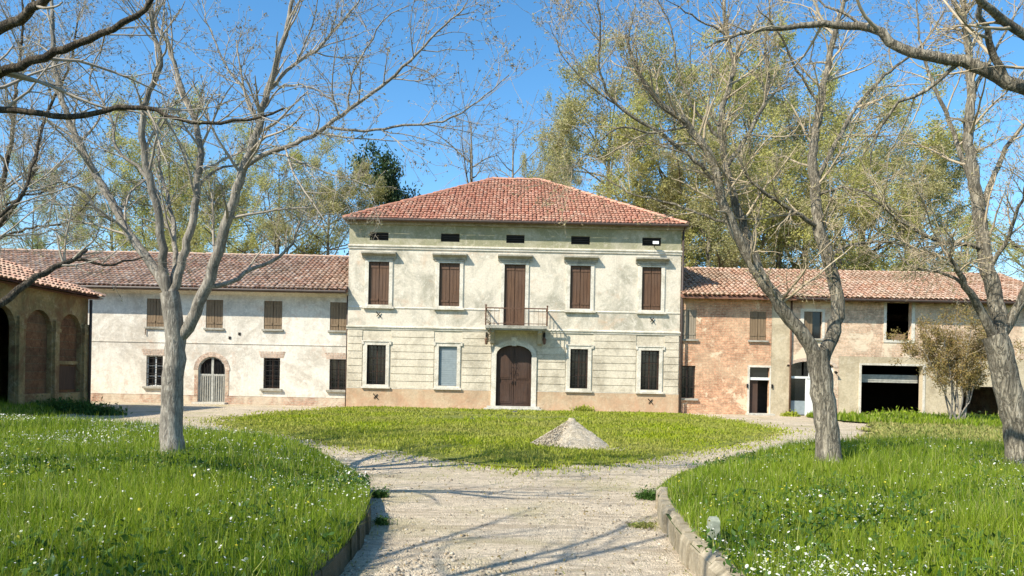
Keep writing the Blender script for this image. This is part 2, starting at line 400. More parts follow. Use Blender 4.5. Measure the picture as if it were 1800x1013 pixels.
def bed_z(x, y, poly):
    d = edge_dist(x, y, poly)
    dk = edge_dist(x, y, KERBS[id(poly)])
    far = sst((10.5 - y) / 2.2)           # next to the kerb the bed is level with the kerb top
    h = .19 * np.maximum(sst(d / 1.1), far) + .10 * sst((dk - .4) / 2.6) + .03 * fbm(x, y, .9, 3) * sst(dk / 1.0)
    return np.maximum(h, .005)
def isl_z(x, y): return .012 + .07 * sst(edge_dist(x, y, ISL) / 1.6) + .015 * fbm(x, y, 1.3, 5)
def flat_z(x, y): return .012 + .02 * (1 + fbm(x, y, 1.1, 9))
def patch(name, poly, zf, mat, step, kind='structure', parent=None):
    P_ = np.array(poly); x0, y0 = P_.min(0); x1, y1 = P_.max(0)
    xs = np.arange(x0, x1 + step, step); ys = np.arange(max(y0, -8), y1 + step, step)
    X, Y = np.meshgrid(xs, ys); x, y = X.ravel(), Y.ravel()
    ins = inside(x, y, poly)
    # snap outside corners near the boundary onto it
    nx, ny = len(xs), len(ys); I = ins.reshape(ny, nx)
    keep = I[:-1, :-1] | I[1:, :-1] | I[:-1, 1:] | I[1:, 1:]
    out = ~ins; bx, by = x[out], y[out]
    best = np.full(len(bx), 1e9); qx, qy = bx.copy(), by.copy(); n = len(poly)
    for i in range(n):
        a = P_[i]; b = P_[(i + 1) % n]; ab = b - a; L = ab @ ab + 1e-12
        t = np.clip(((bx - a[0]) * ab[0] + (by - a[1]) * ab[1]) / L, 0, 1)
        cx, cy = a[0] + t * ab[0], a[1] + t * ab[1]; dd = np.hypot(bx - cx, by - cy)
        u = dd < best; best[u] = dd[u]; qx[u] = cx[u]; qy[u] = cy[u]
    x[out] = qx; y[out] = qy
    z = zf(x, y)
    V = np.stack([x, y, z], 1); jj, ii = np.nonzero(keep)
    Fq = np.stack([jj * nx + ii, jj * nx + ii + 1, (jj + 1) * nx + ii + 1, (jj + 1) * nx + ii], 1)
    o = np_mesh(name, V, Fq, mat, parent, smooth=True); o['kind'] = kind
    return o
b = MB(); b.face([(-600, -300, -.03), (600, -300, -.03), (600, 900, -.03), (-600, 900, -.03)]); tag(b.build('ground', M['earth']), kind='structure')
def drive_z(x, y): return -.004 + .012 * fbm(x, y, 1.8, 12) * sst((34 - y) / 4)
patch('gravel_drive', [(-32, -8), (32, -8), (32, 34), (-32, 34)], drive_z, M['gravel'], .4)
patch('left_meadow', LB, lambda x, y: bed_z(x, y, EDGE_LB), M['earth'], .22)
patch('right_meadow', RB, lambda x, y: bed_z(x, y, EDGE_RB), M['earth'], .22)
patch('lawn', ISL, isl_z, M['lawn'], .3)
patch('barn_verge', RG, flat_z, M['earth'], .4)
patch('dry_verge', DRY, flat_z, M['dry'], .4)

# ------------------------------------------------------------------ walls with openings
def arc(u0, u1, zs, zt, n=10):
    c, r, h = (u0 + u1) / 2, (u1 - u0) / 2, zt - zs
    return [(c - r * math.cos(math.pi * i / n), zs + h * math.sin(math.pi * i / n)) for i in range(n + 1)]
def wall_mesh(u0, u1, z0, z1, holes, depth, mp):
    """holes: (a,b,za,zb[,spring]).  mp(u,n,z) -> world; n grows inwards"""
    b = MB()
    us = sorted({u0, u1} | {h[0] for h in holes} | {h[1] for h in holes}); zs = sorted({z0, z1} | {h[2] for h in holes} | {h[3] for h in holes})
    us = [u for u in us if u0 <= u <= u1]; zs = [z for z in zs if z0 <= z <= z1]
    for i in range(len(us) - 1):
        for j in range(len(zs) - 1):
            cu, cz = (us[i] + us[i+1]) / 2, (zs[j] + zs[j+1]) / 2
            if any(h[0] < cu < h[1] and h[2] < cz < h[3] for h in holes): continue
            b.face([mp(us[i], 0, zs[j]), mp(us[i+1], 0, zs[j]), mp(us[i+1], 0, zs[j+1]), mp(us[i], 0, zs[j+1])])
    for h in holes:
        a, c, za, zb = h[:4]; sp = h[4] if len(h) > 4 else None
        top = arc(a, c, sp, zb) if sp else [(a, zb), (c, zb)]
        zsd = sp if sp else zb
        b.face([mp(a, 0, za), mp(a, 0, zsd), mp(a, depth, zsd), mp(a, depth, za)])
        b.face([mp(c, 0, zsd), mp(c, 0, za), mp(c, depth, za), mp(c, depth, zsd)])
        if za > z0 + .01: b.face([mp(c, 0, za), mp(a, 0, za), mp(a, depth, za), mp(c, depth, za)])
        for p, q in (zip(top[:-1], top[1:]) if zb < z1 - 1e-6 else ()):
            b.face([mp(p[0], 0, p[1]), mp(q[0], 0, q[1]), mp(q[0], depth, q[1]), mp(p[0], depth, p[1])])
        if sp:
            k = len(top) // 2
            b.face([mp(a, 0, zb)] + [mp(p[0], 0, p[1]) for p in top[:k+1]][::-1])
            b.face([mp(c, 0, zb)] + [mp(p[0], 0, p[1]) for p in top[k:]][::-1])
    return b
def mpY(Y): return lambda u, n, z: (u, Y + n, z)

def tile_field(name, org, au, su, wid, length, mat, parent, clip=None, pitch=.215, rad=.10, exp_=.34, flat=.85):
    """tiles on a slope: org = lower left corner, au = unit along eave, su = unit up slope"""
    org, au, su = np.array(org), np.array(au), np.array(su); nu = np.cross(au, su)
    if nu[2] < 0: nu = -nu
    nc, nr = int(wid / pitch), int(math.ceil(length / exp_))
    ci, ri = np.meshgrid(np.arange(nc), np.arange(nr)); ci, ri = ci.ravel(), ri.ravel()
    cu = (ci + .5) * wid / nc; cs = ri * exp_
    if clip is not None:
        k = clip(cu, cs + exp_ * .4); cu, cs = cu[k], cs[k]
    n = len(cu); cu = cu + rng.normal(0, .009, n); cs = cs + rng.normal(0, .018, n); yaw = rng.normal(0, .025, n)
    k = 5; a = np.linspace(0.08, .92, k) * math.pi
    L = exp_ + .07; V = []
    for end in (0, 1):
        r_ = rad * (1.0 if end == 0 else .86); lift = .040 if end == 0 else .004
        lx = np.cos(a)[None, :] * r_ + yaw[:, None] * L * end
        lz = np.sin(a)[None, :] * r_ * flat + lift + rng.normal(0, .004, (n, 1))
        p = org + au * (cu[:, None] + lx)[..., None] + su * (cs + L * end)[:, None, None] + nu * lz[..., None]
        V.append(p)
    V = np.stack(V, 1).reshape(-1, 3)
    i = np.arange(n)[:, None] * (2 * k); q = np.arange(k - 1)[None]
    Fq = np.stack([i + q, i + q + 1, i + k + q + 1, i + k + q], -1).reshape(-1, 4)
    # closing face of the lower end gives the tile its thickness
    Fe = (np.arange(n)[:, None] * (2 * k) + np.arange(k)[None])
    o = np_mesh(name, V, Fq, mat, parent, smooth=False, Fl2=Fe); o['kind'] = 'stuff'
    return o
def ridge_tiles(p0, p1, mat, parent, name='ridge_tile', ln=.42, r=.13):
    p0, p1 = Vector(p0), Vector(p1); d = p1 - p0; n = max(1, int(d.length / ln)); u = d / n; e = d.normalized()
    s = e.cross(Vector((0, 0, 1))).normalized(); up = s.cross(e).normalized()
    me = None; k = 6
    for i in range(n):
        if me is None:
            b = MB()
            for j in range(k):
                a0, a1 = math.pi * j / k, math.pi * (j + 1) / k
                q = []
                for (a_, t, rr, lf) in ((a0, 0, r, .015), (a1, 0, r, .015), (a1, 1.12, r * .88, 0), (a0, 1.12, r * .88, 0)):
                    q.append(s * math.cos(a_) * rr + up * (math.sin(a_) * rr * .8 + lf) + u * t)
                b.face(q)
            b.face([s * math.cos(math.pi * j / k) * r + up * (math.sin(math.pi * j / k) * r * .8 + .015) for j in range(k + 1)])
            me = bpy.data.meshes.new(name); me.from_pydata(b.v, [], b.f); me.materials.append(mat)
        o = bpy.data.objects.new(name, me); C.objects.link(o); o.parent = parent
        off = parent.location + (parent.parent.location if parent.parent else Vector((0, 0, 0)))
        o.location = p0 + u * i + Vector((0, 0, random.gauss(0, .008))) - off; o.rotation_euler = (0, 0, random.gauss(0, .02))

def shutters(win, x0, x1, z0, z1, y, mat, name='shutter', leaves=2, th=.045):
    wl = (x1 - x0) / leaves
    for i in range(leaves):
        a, c = x0 + i * wl + .007, x0 + (i + 1) * wl - .007
        b = MB(); n = 3; pw = (c - a) / n
        b.box(a, c, y - .012, y, z0 + .01, z1 - .01)
        for k in range(n): b.box(a + k * pw + .006, a + (k + 1) * pw - .006, y - th + random.uniform(0, .006), y - .0125, z0 + random.uniform(0, .012), z1)
        for zz in (z0 + .18, z1 - .26): b.box(a + .02, c - .02, y - th - .018, y - th - .0002, zz, zz + .09)
        b.build(name, mat, win)
def bars(win, x0, x1, z0, z1, y, nv=5, nh=4):
    for i in range(nv):
        x = x0 + (i + .5) * (x1 - x0) / nv; MB().box(x - .009, x + .009, y - .018, y, z0, z1).build('iron_bar', M['iron'], win)
    for i in range(nh):
        z = z0 + (i + .5) * (z1 - z0) / nh; MB().box(x0, x1, y - .024, y - .019, z - .012, z + .012).build('iron_bar', M['iron'], win)
def casement(win, x0, x1, z0, z1, y, mat, nz=3):
    t = .045; b = MB()
    b.box(x0, x0 + t, y, y + .04, z0, z1); b.box(x1 - t, x1, y, y + .04, z0, z1)
    b.box(x0 + t, x1 - t, y + .001, y + .04, z0, z0 + t); b.box(x0 + t, x1 - t, y + .001, y + .04, z1 - t, z1)
    xm = (x0 + x1) / 2; b.box(xm - .03, xm + .03, y - .004, y + .036, z0 + t, z1 - t)
    for i in range(1, nz):
        zz = z0 + (z1 - z0) * i / nz; b.box(x0 + t, xm - .03, y + .004, y + .034, zz - .012, zz + .012); b.box(xm + .03, x1 - t, y + .004, y + .034, zz - .012, zz + .012)
    b.build('casement', mat, win)
    for (a, c) in ((x0 + t, xm - .03), (xm + .03, x1 - t)):
        for i in range(nz):
            za, zb = z0 + t + (z1 - z0 - 2*t) * i / nz, z0 + t + (z1 - z0 - 2*t) * (i + 1) / nz
            MB().box(a, c, y + .02, y + .026, za, zb).build('pane', M['glass'], win)
def surround(par, x0, x1, z0, z1, Y, mat, t=.16, pr=.05, name='window'):
    """moulded frame round an opening; returned object carries the window's pieces"""
    b = MB()
    b.box(x0 - t, x0, Y - pr, Y + .16, z0 - t, z1 + t); b.box(x1, x1 + t, Y - pr, Y + .16, z0 - t, z1 + t)
    b.box(x0, x1, Y - pr, Y + .16, z1, z1 + t); b.box(x0, x1, Y - pr, Y + .16, z0 - t, z0)
    e = .035
    b.box(x0 - t - e, x0 - t, Y - pr * .5, Y + .01, z0 - t, z1 + t + e); b.box(x1 + t, x1 + t + e, Y - pr * .5, Y + .01, z0 - t, z1 + t + e)
    return b.build(name, mat, par)
def hood(win, x0, x1, z, Y, mat, h=.22, out=.28):
    poly = [(Y + .01, z), (Y - .08, z), (Y - .10, z + h * .35), (Y - out * .7, z + h * .55), (Y - out, z + h * .72), (Y - out, z + h), (Y + .01, z + h + .05)]
    b = MB(); b.prism_x(poly, x0, x1)
    b.build('hood', mat, win)
    MB().prism_x([(Y - .003, z - .09), (Y - .075, z - .09), (Y - .075, z - .04), (Y - .055, z - .001), (Y - .003, z - .001)], x0 + .10, x1 - .10).build('hood_moulding', mat, win)
def pipe(par, x, y, z0, z1, r=.045, mat=None, name='downpipe'):
    MB().tube([(x, y, z0), (x, y, (z0 + z1) / 2), (x, y, z1)], r, 8).build(name, mat or M['lead'], par, True)

# ------------------------------------------------------------------ villa
VY = 33.0
villa = empty('villa', 'two-storey cream villa with hipped red tile roof and a central balcony over the portal', 'villa', (0, VY, 0))
VX0, VX1, VZ = -7.38, 7.44, 8.30
VD = 12.2
UPW = [(648,460,684,536), (772,463,808,539), (886,466,923,573), (1002,467,1038,543), (1128,470,1162,545)]
LOW = [(645,608,678,677), (771,608,803,678), None, (1002,614,1033,683), (1126,616,1158,685)]
VENT = [(650,408,683,423), (775,411,808,425), (890,413,922,427), (1004,415,1037,430), (1129,419,1162,433)]
zs1 = at(905, 437, VY).z; zs2 = at(905, 580, VY).z; zpl = at(905, 687, VY).z; zsill = at(905, 546, VY).z
up = [R(*q, VY) for q in UPW]; low = [R(*q, VY) if q else None for q in LOW]; vent = [R(*q, VY) for q in VENT]
zu0 = np.mean([u[2] for i, u in enumerate(up) if i != 2]); zu1 = np.mean([u[3] for u in up])
zl0 = np.mean([l[2] for l in low if l]); zl1 = np.mean([l[3] for l in low if l])
zv0, zv1 = np.mean([v[2] for v in vent]), np.mean([v[3] for v in vent])
up = [(u[0], u[1], zu0 if i != 2 else zs2 + .10, zu1) for i, u in enumerate(up)]
low = [(l[0], l[1], zl0, zl1) if l else None for l in low]; vent = [(v[0], v[1], zv0, zv1) for v in vent]
dr = R(872, 607, 934, 713, VY); door = (dr[0], dr[1], .18, dr[3], dr[3] - .42)
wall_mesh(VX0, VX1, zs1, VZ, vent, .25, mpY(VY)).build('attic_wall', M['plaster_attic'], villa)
wall_mesh(VX0, VX1, zs2, zs1, up, .22, mpY(VY)).build('upper_wall', M['plaster_up'], villa)
wall_mesh(VX0, VX1, zpl, zs2, [l for l in low if l] + [(door[0], door[1], zpl, door[3], door[4])], .22, mpY(VY)).build('lower_wall', M['plaster_rust'], villa)
wall_mesh(VX0, VX1, -.1, zpl, [(door[0], door[1], -.1, zpl)], .22, mpY(VY - .03)).build('plinth', M['plinth'], villa)
b = MB(); b.box(VX0, door[0] - .221, VY - .034, VY, zpl - .02, zpl + .003); b.box(door[1] + .221, VX1, VY - .034, VY, zpl - .02, zpl + .003)
b.build('plinth_ledge', M['trim'], villa)
b = MB()
for x in (VX0, VX1): b.face([(x, VY, -.1), (x, VY + VD, -.1), (x, VY + VD, VZ), (x, VY, VZ)])
b.face([(VX0, VY + VD, -.1), (VX1, VY + VD, -.1), (VX1, VY + VD, VZ), (VX0, VY + VD, VZ)])
b.build('side_walls', M['plaster_up'], villa)
MB().box(VX0 + .3, VX1 - .3, VY + .6, VY + .7, 0, VZ - .1).build('inner_wall', M['dark'], villa)
# rusticated courses: one piece for each course between the openings
nC = 8
segs_x = [VX0 + .03]
open_x = [(l[0] - .22, l[1] + .22) for l in low if l]; open_x.insert(2, (door[0] - .24, door[1] + .24))
for a, c in open_x: segs_x += [a, c]
segs_x.append(VX1 - .03)
ch = (zs2 - .10 - zpl) / nC
for k in range(nC):
    za, zb = zpl + .01 + k * ch, zpl + .01 + (k + 1) * ch - .03
    above = zb > zl1 + .2
    ranges = [(segs_x[i], segs_x[i+1]) for i in range(0, len(segs_x), 2)]
    for (a, c) in ranges:
        MB().box(a + .004, c - .004, VY - .026, VY + .0, za, zb).build('plaster_course', M['plaster_rust'], villa)
# string courses
def string(x0, x1, z, h, out, mat, Y, par, name='string_course'):
    MB().prism_x([(Y + .0, z - h), (Y - out * .5, z - h), (Y - out * .6, z - h * .5), (Y - out, z - h * .35), (Y - out, z), (Y, z + .03)], x0, x1).build(name, mat, par)
string(VX0 - .04, VX1 + .04, zs1 + .02, .16, .09, M['trim'], VY - .002, villa)
string(VX0 - .04, VX1 + .04, zs2 + .03, .14, .09, M['trim'], VY - .002, villa)
for a, c in [(VX0, up[0][0] - .2)] + [(up[i][1] + .2, up[i+1][0] - .2) for i in range(4)] + [(up[4][1] + .2, VX1)]:
    string(a, c, zsill + .02, .05, .03, M['trim'], VY - .002, villa, 'sill_course')
for i, (x0, x1, z0, z1) in enumerate(vent):
    f = MB(); f.box(x0, x1, VY + .14, VY + .16, z0, z1); fo = f.build('attic_vent', M['dark'], villa)
    for k in range(4):
        zz = z0 + (k + .5) * (z1 - z0) / 4; MB().box(x0, x1, VY + .06, VY + .12, zz - .018, zz + .018).build('vent_slat', M['iron'], fo)
for i, (x0, x1, z0, z1) in enumerate(up):
    if i != 2:
        wn = surround(villa, x0, x1, z0, z1, VY, M['trim'], .15, .05)
        MB().box(x0 - .24, x1 + .24, VY - .14, VY - .051, z0 - .17, z0 - .08).build('sill', M['trim'], wn)
    else:
        b = MB(); t = .15
        b.box(x0 - t, x0, VY - .05, VY + .16, z0, z1 + t); b.box(x1, x1 + t, VY - .05, VY + .16, z0, z1 + t); b.box(x0, x1, VY - .05, VY + .16, z1, z1 + t)
        wn = b.build('balcony_door', M['trim'], villa)
    hood(wn, x0 - .30, x1 + .30, z1 + .16, VY, M['trim_grey'], .24, .30)
    shutters(wn, x0, x1, z0, z1, VY + .10, M['shutter'])
    MB().box(x0 - .002, x1 + .002, VY + .161, VY + .2, z0, z1).build('backing', M['dark'], wn)
for i, q in enumerate(low):
    if not q: continue
    x0, x1, z0, z1 = q
    wn = surround(villa, x0, x1, z0, z1, VY, M['trim'], .15, .055)
    b = MB()
    for s, xx in ((-1, x0), (1, x1)): b.box(min(xx + s * .14, xx + s * .24), max(xx + s * .14, xx + s * .24), VY - .08, VY - .056, z1 + .03, z1 + .2)
    b.box(x0 - .19, x1 + .19, VY - .09, VY - .0565, z1 + .152, z1 + .2); b.build('ears', M['trim'], wn)
    MB().box(x0 - .22, x1 + .22, VY - .13, VY - .056, z0 - .17, z0 - .09).build('sill', M['trim'], wn)
    if i == 1:
        MB().box(x0, x1, VY + .06, VY + .09, z0, z1).build('blind', M['grey_shutter'], wn)
        b = MB()
        for k in range(18): zz = z0 + k * (z1 - z0) / 18; b.box(x0 + .01, x1 - .01, VY + .052, VY + .0595, zz + .012, zz + .07)
        o = b.build('blind_slats', M['grey_shutter'], wn); o['kind'] = 'stuff'
    else:
        casement(wn, x0, x1, z0, z1, VY + .13, M['door'])
        bars(wn, x0, x1, z0, z1, VY + .05, 5, 5)
# portal
b = MB(); t = .22
b.box(door[0] - t, door[0], VY - .09, VY + .2, 0, door[4]); b.box(door[1], door[1] + t, VY - .09, VY + .2, 0, door[4])
ar = arc(door[0], door[1], door[4], door[3]); orr = arc(door[0] - t, door[1] + t, door[4], door[3] + t)
for i in range(len(ar) - 1):
    b.prism_y([ar[i], ar[i+1], orr[i+1], orr[i]], VY - .09, VY + .2)
portal = b.build('portal', M['trim'], villa)
xm = (door[0] + door[1]) / 2
MB().prism_y([(xm - .10, door[3] - .04), (xm + .10, door[3] - .04), (xm + .15, door[3] + .34), (xm - .15, door[3] + .34)], VY - .14, VY + .05).build('keystone', M['trim'], portal)
for s, a, c in ((0, door[0], xm - .01), (1, xm + .01, door[1])):
    b = MB(); top = [p for p in arc(door[0], door[1], door[4], door[3], 16)]
    pts = [p for p in top if a - .001 <= p[0] <= c + .001]
    zc = door[3] - .003
    if s == 0: poly = [(a, door[2]), (c, door[2]), (c, zc)] + pts[::-1]
    else: poly = [(a, door[2]), (c, door[2])] + pts[::-1] + [(a, zc)]
    b.prism_y(poly, VY + .11, VY + .17)
    wd = c - a
    for zz0, zz1 in ((.30, 1.25), (1.37, door[4] - .02)):
        b.box(a + .10, c - .10, VY + .09, VY + .1095, zz0, zz1); b.box(a + .17, c - .17, VY + .075, VY + .0895, zz0 + .07, zz1 - .07)
    lf = b.build('door_leaf', M['door'], portal)
    b = MB(); b.box(xm - .07 if s == 0 else xm + .045, xm - .045 if s == 0 else xm + .07, VY + .06, VY + .109, 1.15, 1.3); b.build('handle', M['iron'], portal)
for k in range(2):
    MB().box(door[0] - .5 + .12 * k, door[1] + .5 - .12 * k, VY - .75 + .33 * k, VY - .031 + .001 * k, -.05 + .001 * k, .09 * (k + 1)).build('step', M['stone'], portal)
# balcony
bz = at(905, 576, VY).z; bx0, bx1 = at(853, 575, 32.1).x, at(962, 575, 32.1).x; BY = VY - .95
balc = MB().box(bx0, bx1, BY, VY - .0905, bz - .10, bz + .03).box(bx0 + .05, bx1 - .05, BY + .05, VY - .0905, bz - .16, bz - .1005).build('balcony', M['trim_grey'], villa)
for x in (bx0 + .30, bx1 - .30):
    poly = [(VY - .092, bz - .162), (BY + .15, bz - .162), (BY + .18, bz - .26), (VY - .50, bz - .34), (VY - .30, bz - .55), (VY - .2, bz - .72), (VY - .092, bz - .78)]
    MB().prism_x(poly, x - .09, x + .09).build('bracket', M['trim_grey'], balc)
rz = bz + .78
b = MB(); b.box(bx0 - .02, bx1 + .02, BY + .02, BY + .075, rz - .03, rz + .02); b.box(bx0 - .02, bx0 + .035, BY + .0755, VY, rz - .03, rz + .02); b.box(bx1 - .035, bx1 + .02, BY + .0755, VY, rz - .03, rz + .02)
b.box(bx0 + .0, bx1, BY + .035, BY + .06, bz + .10, bz + .13)
b.build('handrail', M['rust'], balc)
nb = 14
for i in range(nb + 1):
    x = bx0 + .012 + (bx1 - bx0 - .024) * i / nb
    MB().box(x - .006, x + .006, BY + .041, BY + .053, bz + .031, rz - .031).build('baluster', M['rust'], balc)
for x in (bx0 + .01, bx1 - .01):
    for j in range(1, 6):
        y = BY + .05 + (VY - BY - .05) * j / 6; MB().box(x - .009, x + .009, y - .009, y + .009, bz + .031, rz - .031).build('baluster', M['rust'], balc)
for x in (bx0 + .012, bx1 - .012):
    MB().tube([(x, BY + .045, bz + .03), (x, BY + .045, rz + .06), (x, BY + .045, rz + .14)], [.03, .03, .045], 8).build('corner_post', M['rust'], balc)
# roof
RX0, RX1, RY0, RZ = VX0 - .17, VX1 + .17, VY - .36, VZ + .02
RUN = 6.45; RISE = 3.55; RYR = RY0 + RUN; ry1 = RY0 + 2 * RUN
roof = MB()
xa, xb = RX0 + RUN - .15, RX1 - RUN + .15; zr = RZ + RISE
roof.face([(RX0, RY0, RZ), (RX1, RY0, RZ), (xb, RYR, zr), (xa, RYR, zr)])
roof.face([(RX1, RY0, RZ), (RX1, ry1, RZ), (xb, RYR, zr)]); roof.face([(RX0, ry1, RZ), (RX0, RY0, RZ), (xa, RYR, zr)])
roof.face([(RX1, ry1, RZ), (RX0, ry1, RZ), (xa, RYR, zr), (xb, RYR, zr)])
roof.face([(RX0, RY0, RZ - .03), (RX0, ry1, RZ - .03), (RX1, ry1, RZ - .03), (RX1, RY0, RZ - .03)])
M['under_villa'] = simple('roof_bedding', (.36, .17, .11), .95)
vroof = roof.build('roof', M['under_villa'], villa)
sl = math.hypot(RUN, RISE); su = (0, RUN / sl, RISE / sl); W_ = RX1 - RX0
hx = RUN - .15
tile_field('roof_tiles', (RX0, RY0 - .05, RZ + .01), (1, 0, 0), su, W_, sl, M['tile_villa'], vroof, pitch=.17, rad=.082, flat=.5, clip=lambda u, s: (u > hx * s / sl) & (u < W_ - hx * s / sl))
for sx in (-1, 1):
    X = RX0 if sx < 0 else RX1; sl2 = math.hypot(hx, RISE); L_ = ry1 - RY0
    tile_field('roof_tiles', (X + sx * .05, RY0, RZ + .01), (0, 1, 0), (-sx * hx / sl2, 0, RISE / sl2), L_, sl2, M['tile_villa'], vroof, pitch=.17, rad=.082, flat=.5, clip=lambda u, s: (u > RUN * s / sl2) & (u < L_ - RUN * s / sl2))
ridge_tiles((xa, RYR, zr + .02), (xb, RYR, zr + .02), M['tile_villa'], vroof)
for X, x_ in ((RX0, xa), (RX1, xb)): ridge_tiles((X, RY0, RZ + .05), (x_, RYR, zr + .02), M['tile_villa'], vroof, 'hip_tile')
b = MB()
b.box(VX0 - .12, VX1 + .12, VY - .16, VY - .003, RZ - .16, RZ - .032); b.build('cornice', M['trim_grey'], villa)
b = MB(); b.tube([(RX0 - .02, RY0 - .09, RZ - .02), (0, RY0 - .09, RZ - .02), (RX1 + .02, RY0 - .09, RZ - .02)], .06, 8); b.build('gutter', M['lead'], villa)
pipe(villa, VX1 + .07, VY - .06, 0, RZ - .2, .05)
b = MB(); b.tube([(VX1 + .07, VY - .06, RZ - .2), (VX1 + .10, VY - .25, RZ - .1), (VX1 + .10, RY0 - .06, RZ - .03)], .045, 8); b.build('downpipe_elbow', M['lead'], villa)
# small chimney flue, broken tile patch, floodlight, tie anchors
cp = at(733, 372, 35.0)
b = MB(); b.box(cp.x - .09, cp.x + .09, 34.9, 35.1, cp.z - .25, cp.z + .22); b.box(cp.x - .14, cp.x + .14, 34.86, 35.14, cp.z + .221, cp.z + .27); b.box(cp.x + .0905, cp.x + .4, 34.92, 35.02, cp.z - .2, cp.z - .12)
b.build('roof_flue', M['rust'], villa)
cp = at(1097, 372, 35.3)
MB().box(cp.x - .16, cp.x + .16, 35.2, 35.5, cp.z - .3, cp.z + .22).box(cp.x - .2, cp.x + .2, 35.16, 35.54, cp.z + .221, cp.z + .27).build('chimney', M['tile_villa'], villa)
fl = at(1152, 427, VY - .3)
b = MB(); b.hexa([(fl.x-.13, VY-.42, fl.z-.07), (fl.x+.13, VY-.42, fl.z-.07), (fl.x+.10, VY-.25, fl.z-.05), (fl.x-.10, VY-.25, fl.z-.05), (fl.x-.13, VY-.38, fl.z+.06), (fl.x+.13, VY-.38, fl.z+.06), (fl.x+.10, VY-.22, fl.z+.06), (fl.x-.10, VY-.22, fl.z+.06)])
flo = b.build('floodlight', M['white_wood'], villa); 
b = MB(); b.tube([(fl.x, VY - .003, fl.z - .12), (fl.x, VY - .2, fl.z - .12), (fl.x, VY - .3, fl.z - .02)], .018, 6); b.build('lamp_arm', M['iron'], flo)
for (px, py) in ((665, 553), (1146, 563), (660, 697), (1143, 706)):
    c = at(px, py, VY - .04); b = MB()
    b.tube([(c.x - .10, VY - .045, c.z + .12), (c.x - .02, VY - .055, c.z + .03), (c.x + .04, VY - .05, c.z - .02), (c.x + .12, VY - .045, c.z - .13)], .02, 6)
    b.tube([(c.x + .09, VY - .052, c.z + .10), (c.x, VY - .06, c.z), (c.x - .07, VY - .052, c.z - .09)], .018, 6)
    b.build('tie_anchor', M['iron'], villa)

# ------------------------------------------------------------------ left wing
LY = 33.25
LX0 = -26.0; LX1 = VX0; LZ = at(400, 508, LY - .62).z
lwing = empty('farmhouse_wing', 'long plastered two-storey wing with arched door on the left side of the villa', 'farmhouse', ((LX0 + LX1) / 2, LY, 0))
LU = [(258,525,290,577), (362,527,392,577), (464,529,496,577), (580,532,611,580)]
LL = [(257,625,286,680), (463,630,492,684), (579,632,607,684)]
lu = [R(*q, LY) for q in LU]; zz0 = np.mean([q[2] for q in lu]); zz1 = np.mean([q[3] for q in lu]); lu = [(q[0], q[1], zz0, zz1) for q in lu]
lu[3] = (lu[3][0], LX1 - .06, zz0, zz1)
ll = [R(*q, LY) for q in LL]; zz0 = np.mean([q[2] for q in ll]); zz1 = np.mean([q[3] for q in ll]); ll = [(q[0], q[1], zz0, zz1) for q in ll]
ll[2] = (ll[2][0], LX1 - .10, zz0, zz1)
ad = R(348, 627, 396, 713, LY); adh = (ad[0], ad[1], .08, ad[3], ad[3] - (ad[1] - ad[0]) / 2)
zband = at(400, 604, LY).z; zp = at(400, 696, LY).z
lup = lu + [(lu[0][0] - 4.6 - 0.0, lu[0][0] - 3.8, lu[0][2], lu[0][3])]
wall_mesh(LX0, LX1, zp, LZ + .3, lup + ll + [(adh[0], adh[1], zp, adh[3], adh[4])], .2, mpY(LY)).build('wall', M['wing_plaster'], lwing)
wall_mesh(LX0, LX1, -.1, zp, [(adh[0], adh[1], -.1, zp)], .2, mpY(LY - .03)).build('plinth', M['wing_plinth'], lwing)
b = MB(); b.box(LX0, adh[0], LY - .03, LY, zp - .012, zp); b.box(adh[1], LX1, LY - .03, LY, zp - .012, zp); b.build('plinth_ledge', M['wing_plinth'], lwing)
b = MB(); b.box(LX0, LX1, LY - .025, LY - .001, zband - .02, zband + .02); b.build('string_course', M['wing_plaster'], lwing)
LDp = 9.4
b = MB(); b.face([(LX0, LY, -.1), (LX0, LY + LDp, -.1), (LX0, LY + LDp, LZ + .2), (LX0, LY, LZ + .2)]); b.face([(LX0, LY + LDp, -.1), (LX1, LY + LDp, -.1), (LX1, LY + LDp, LZ + .2), (LX0, LY + LDp, LZ + .2)])
b.build('rear_walls', M['wing_plaster'], lwing)
MB().box(LX0 + .2, LX1 - .1, LY + .5, LY + .6, 0, LZ).build('inner_wall', M['dark'], lwing)
for i, (x0, x1, z0, z1) in enumerate(lup):
    b = MB(); b.box(x0 - .07, x1 + .07, LY - .09, LY - .001, z0 - .09, z0 - .01)
    wn = b.build('window', M['trim_grey'], lwing)
    shutters(wn, x0, x1, z0, z1, LY + .07, M['shutter_old'], th=.05)
    MB().box(x0, x1, LY + .12, LY + .14, z0, z1).build('backing', M['dark'], wn)
for i, (x0, x1, z0, z1) in enumerate(ll):
    b = MB(); b.box(x0 - .12, x1 + .12, LY - .12, LY - .001, z0 - .10, z0 - .01)
    wn = b.build('window', M['trim_grey'], lwing)
    # flat arch of brick voussoirs, each its own piece
    nv = 9
    for k in range(nv):
        a, c = x0 - .14 + (x1 - x0 + .28) * k / nv, x0 - .14 + (x1 - x0 + .28) * (k + 1) / nv
        sk = (k - (nv - 1) / 2) / nv * .22
        MB().prism_y([(a + .006, z1 + .02), (c - .006, z1 + .02), (c - .006 + sk, z1 + .30), (a + .006 + sk, z1 + .30)], LY - .012, LY + .02).build('voussoir', M['lintel'], wn)
    casement(wn, x0, x1, z0, z1, LY + .12, M['door'] if i else M['white_wood'])
    bars(wn, x0, x1, z0, z1, LY + .06, 4, 6)
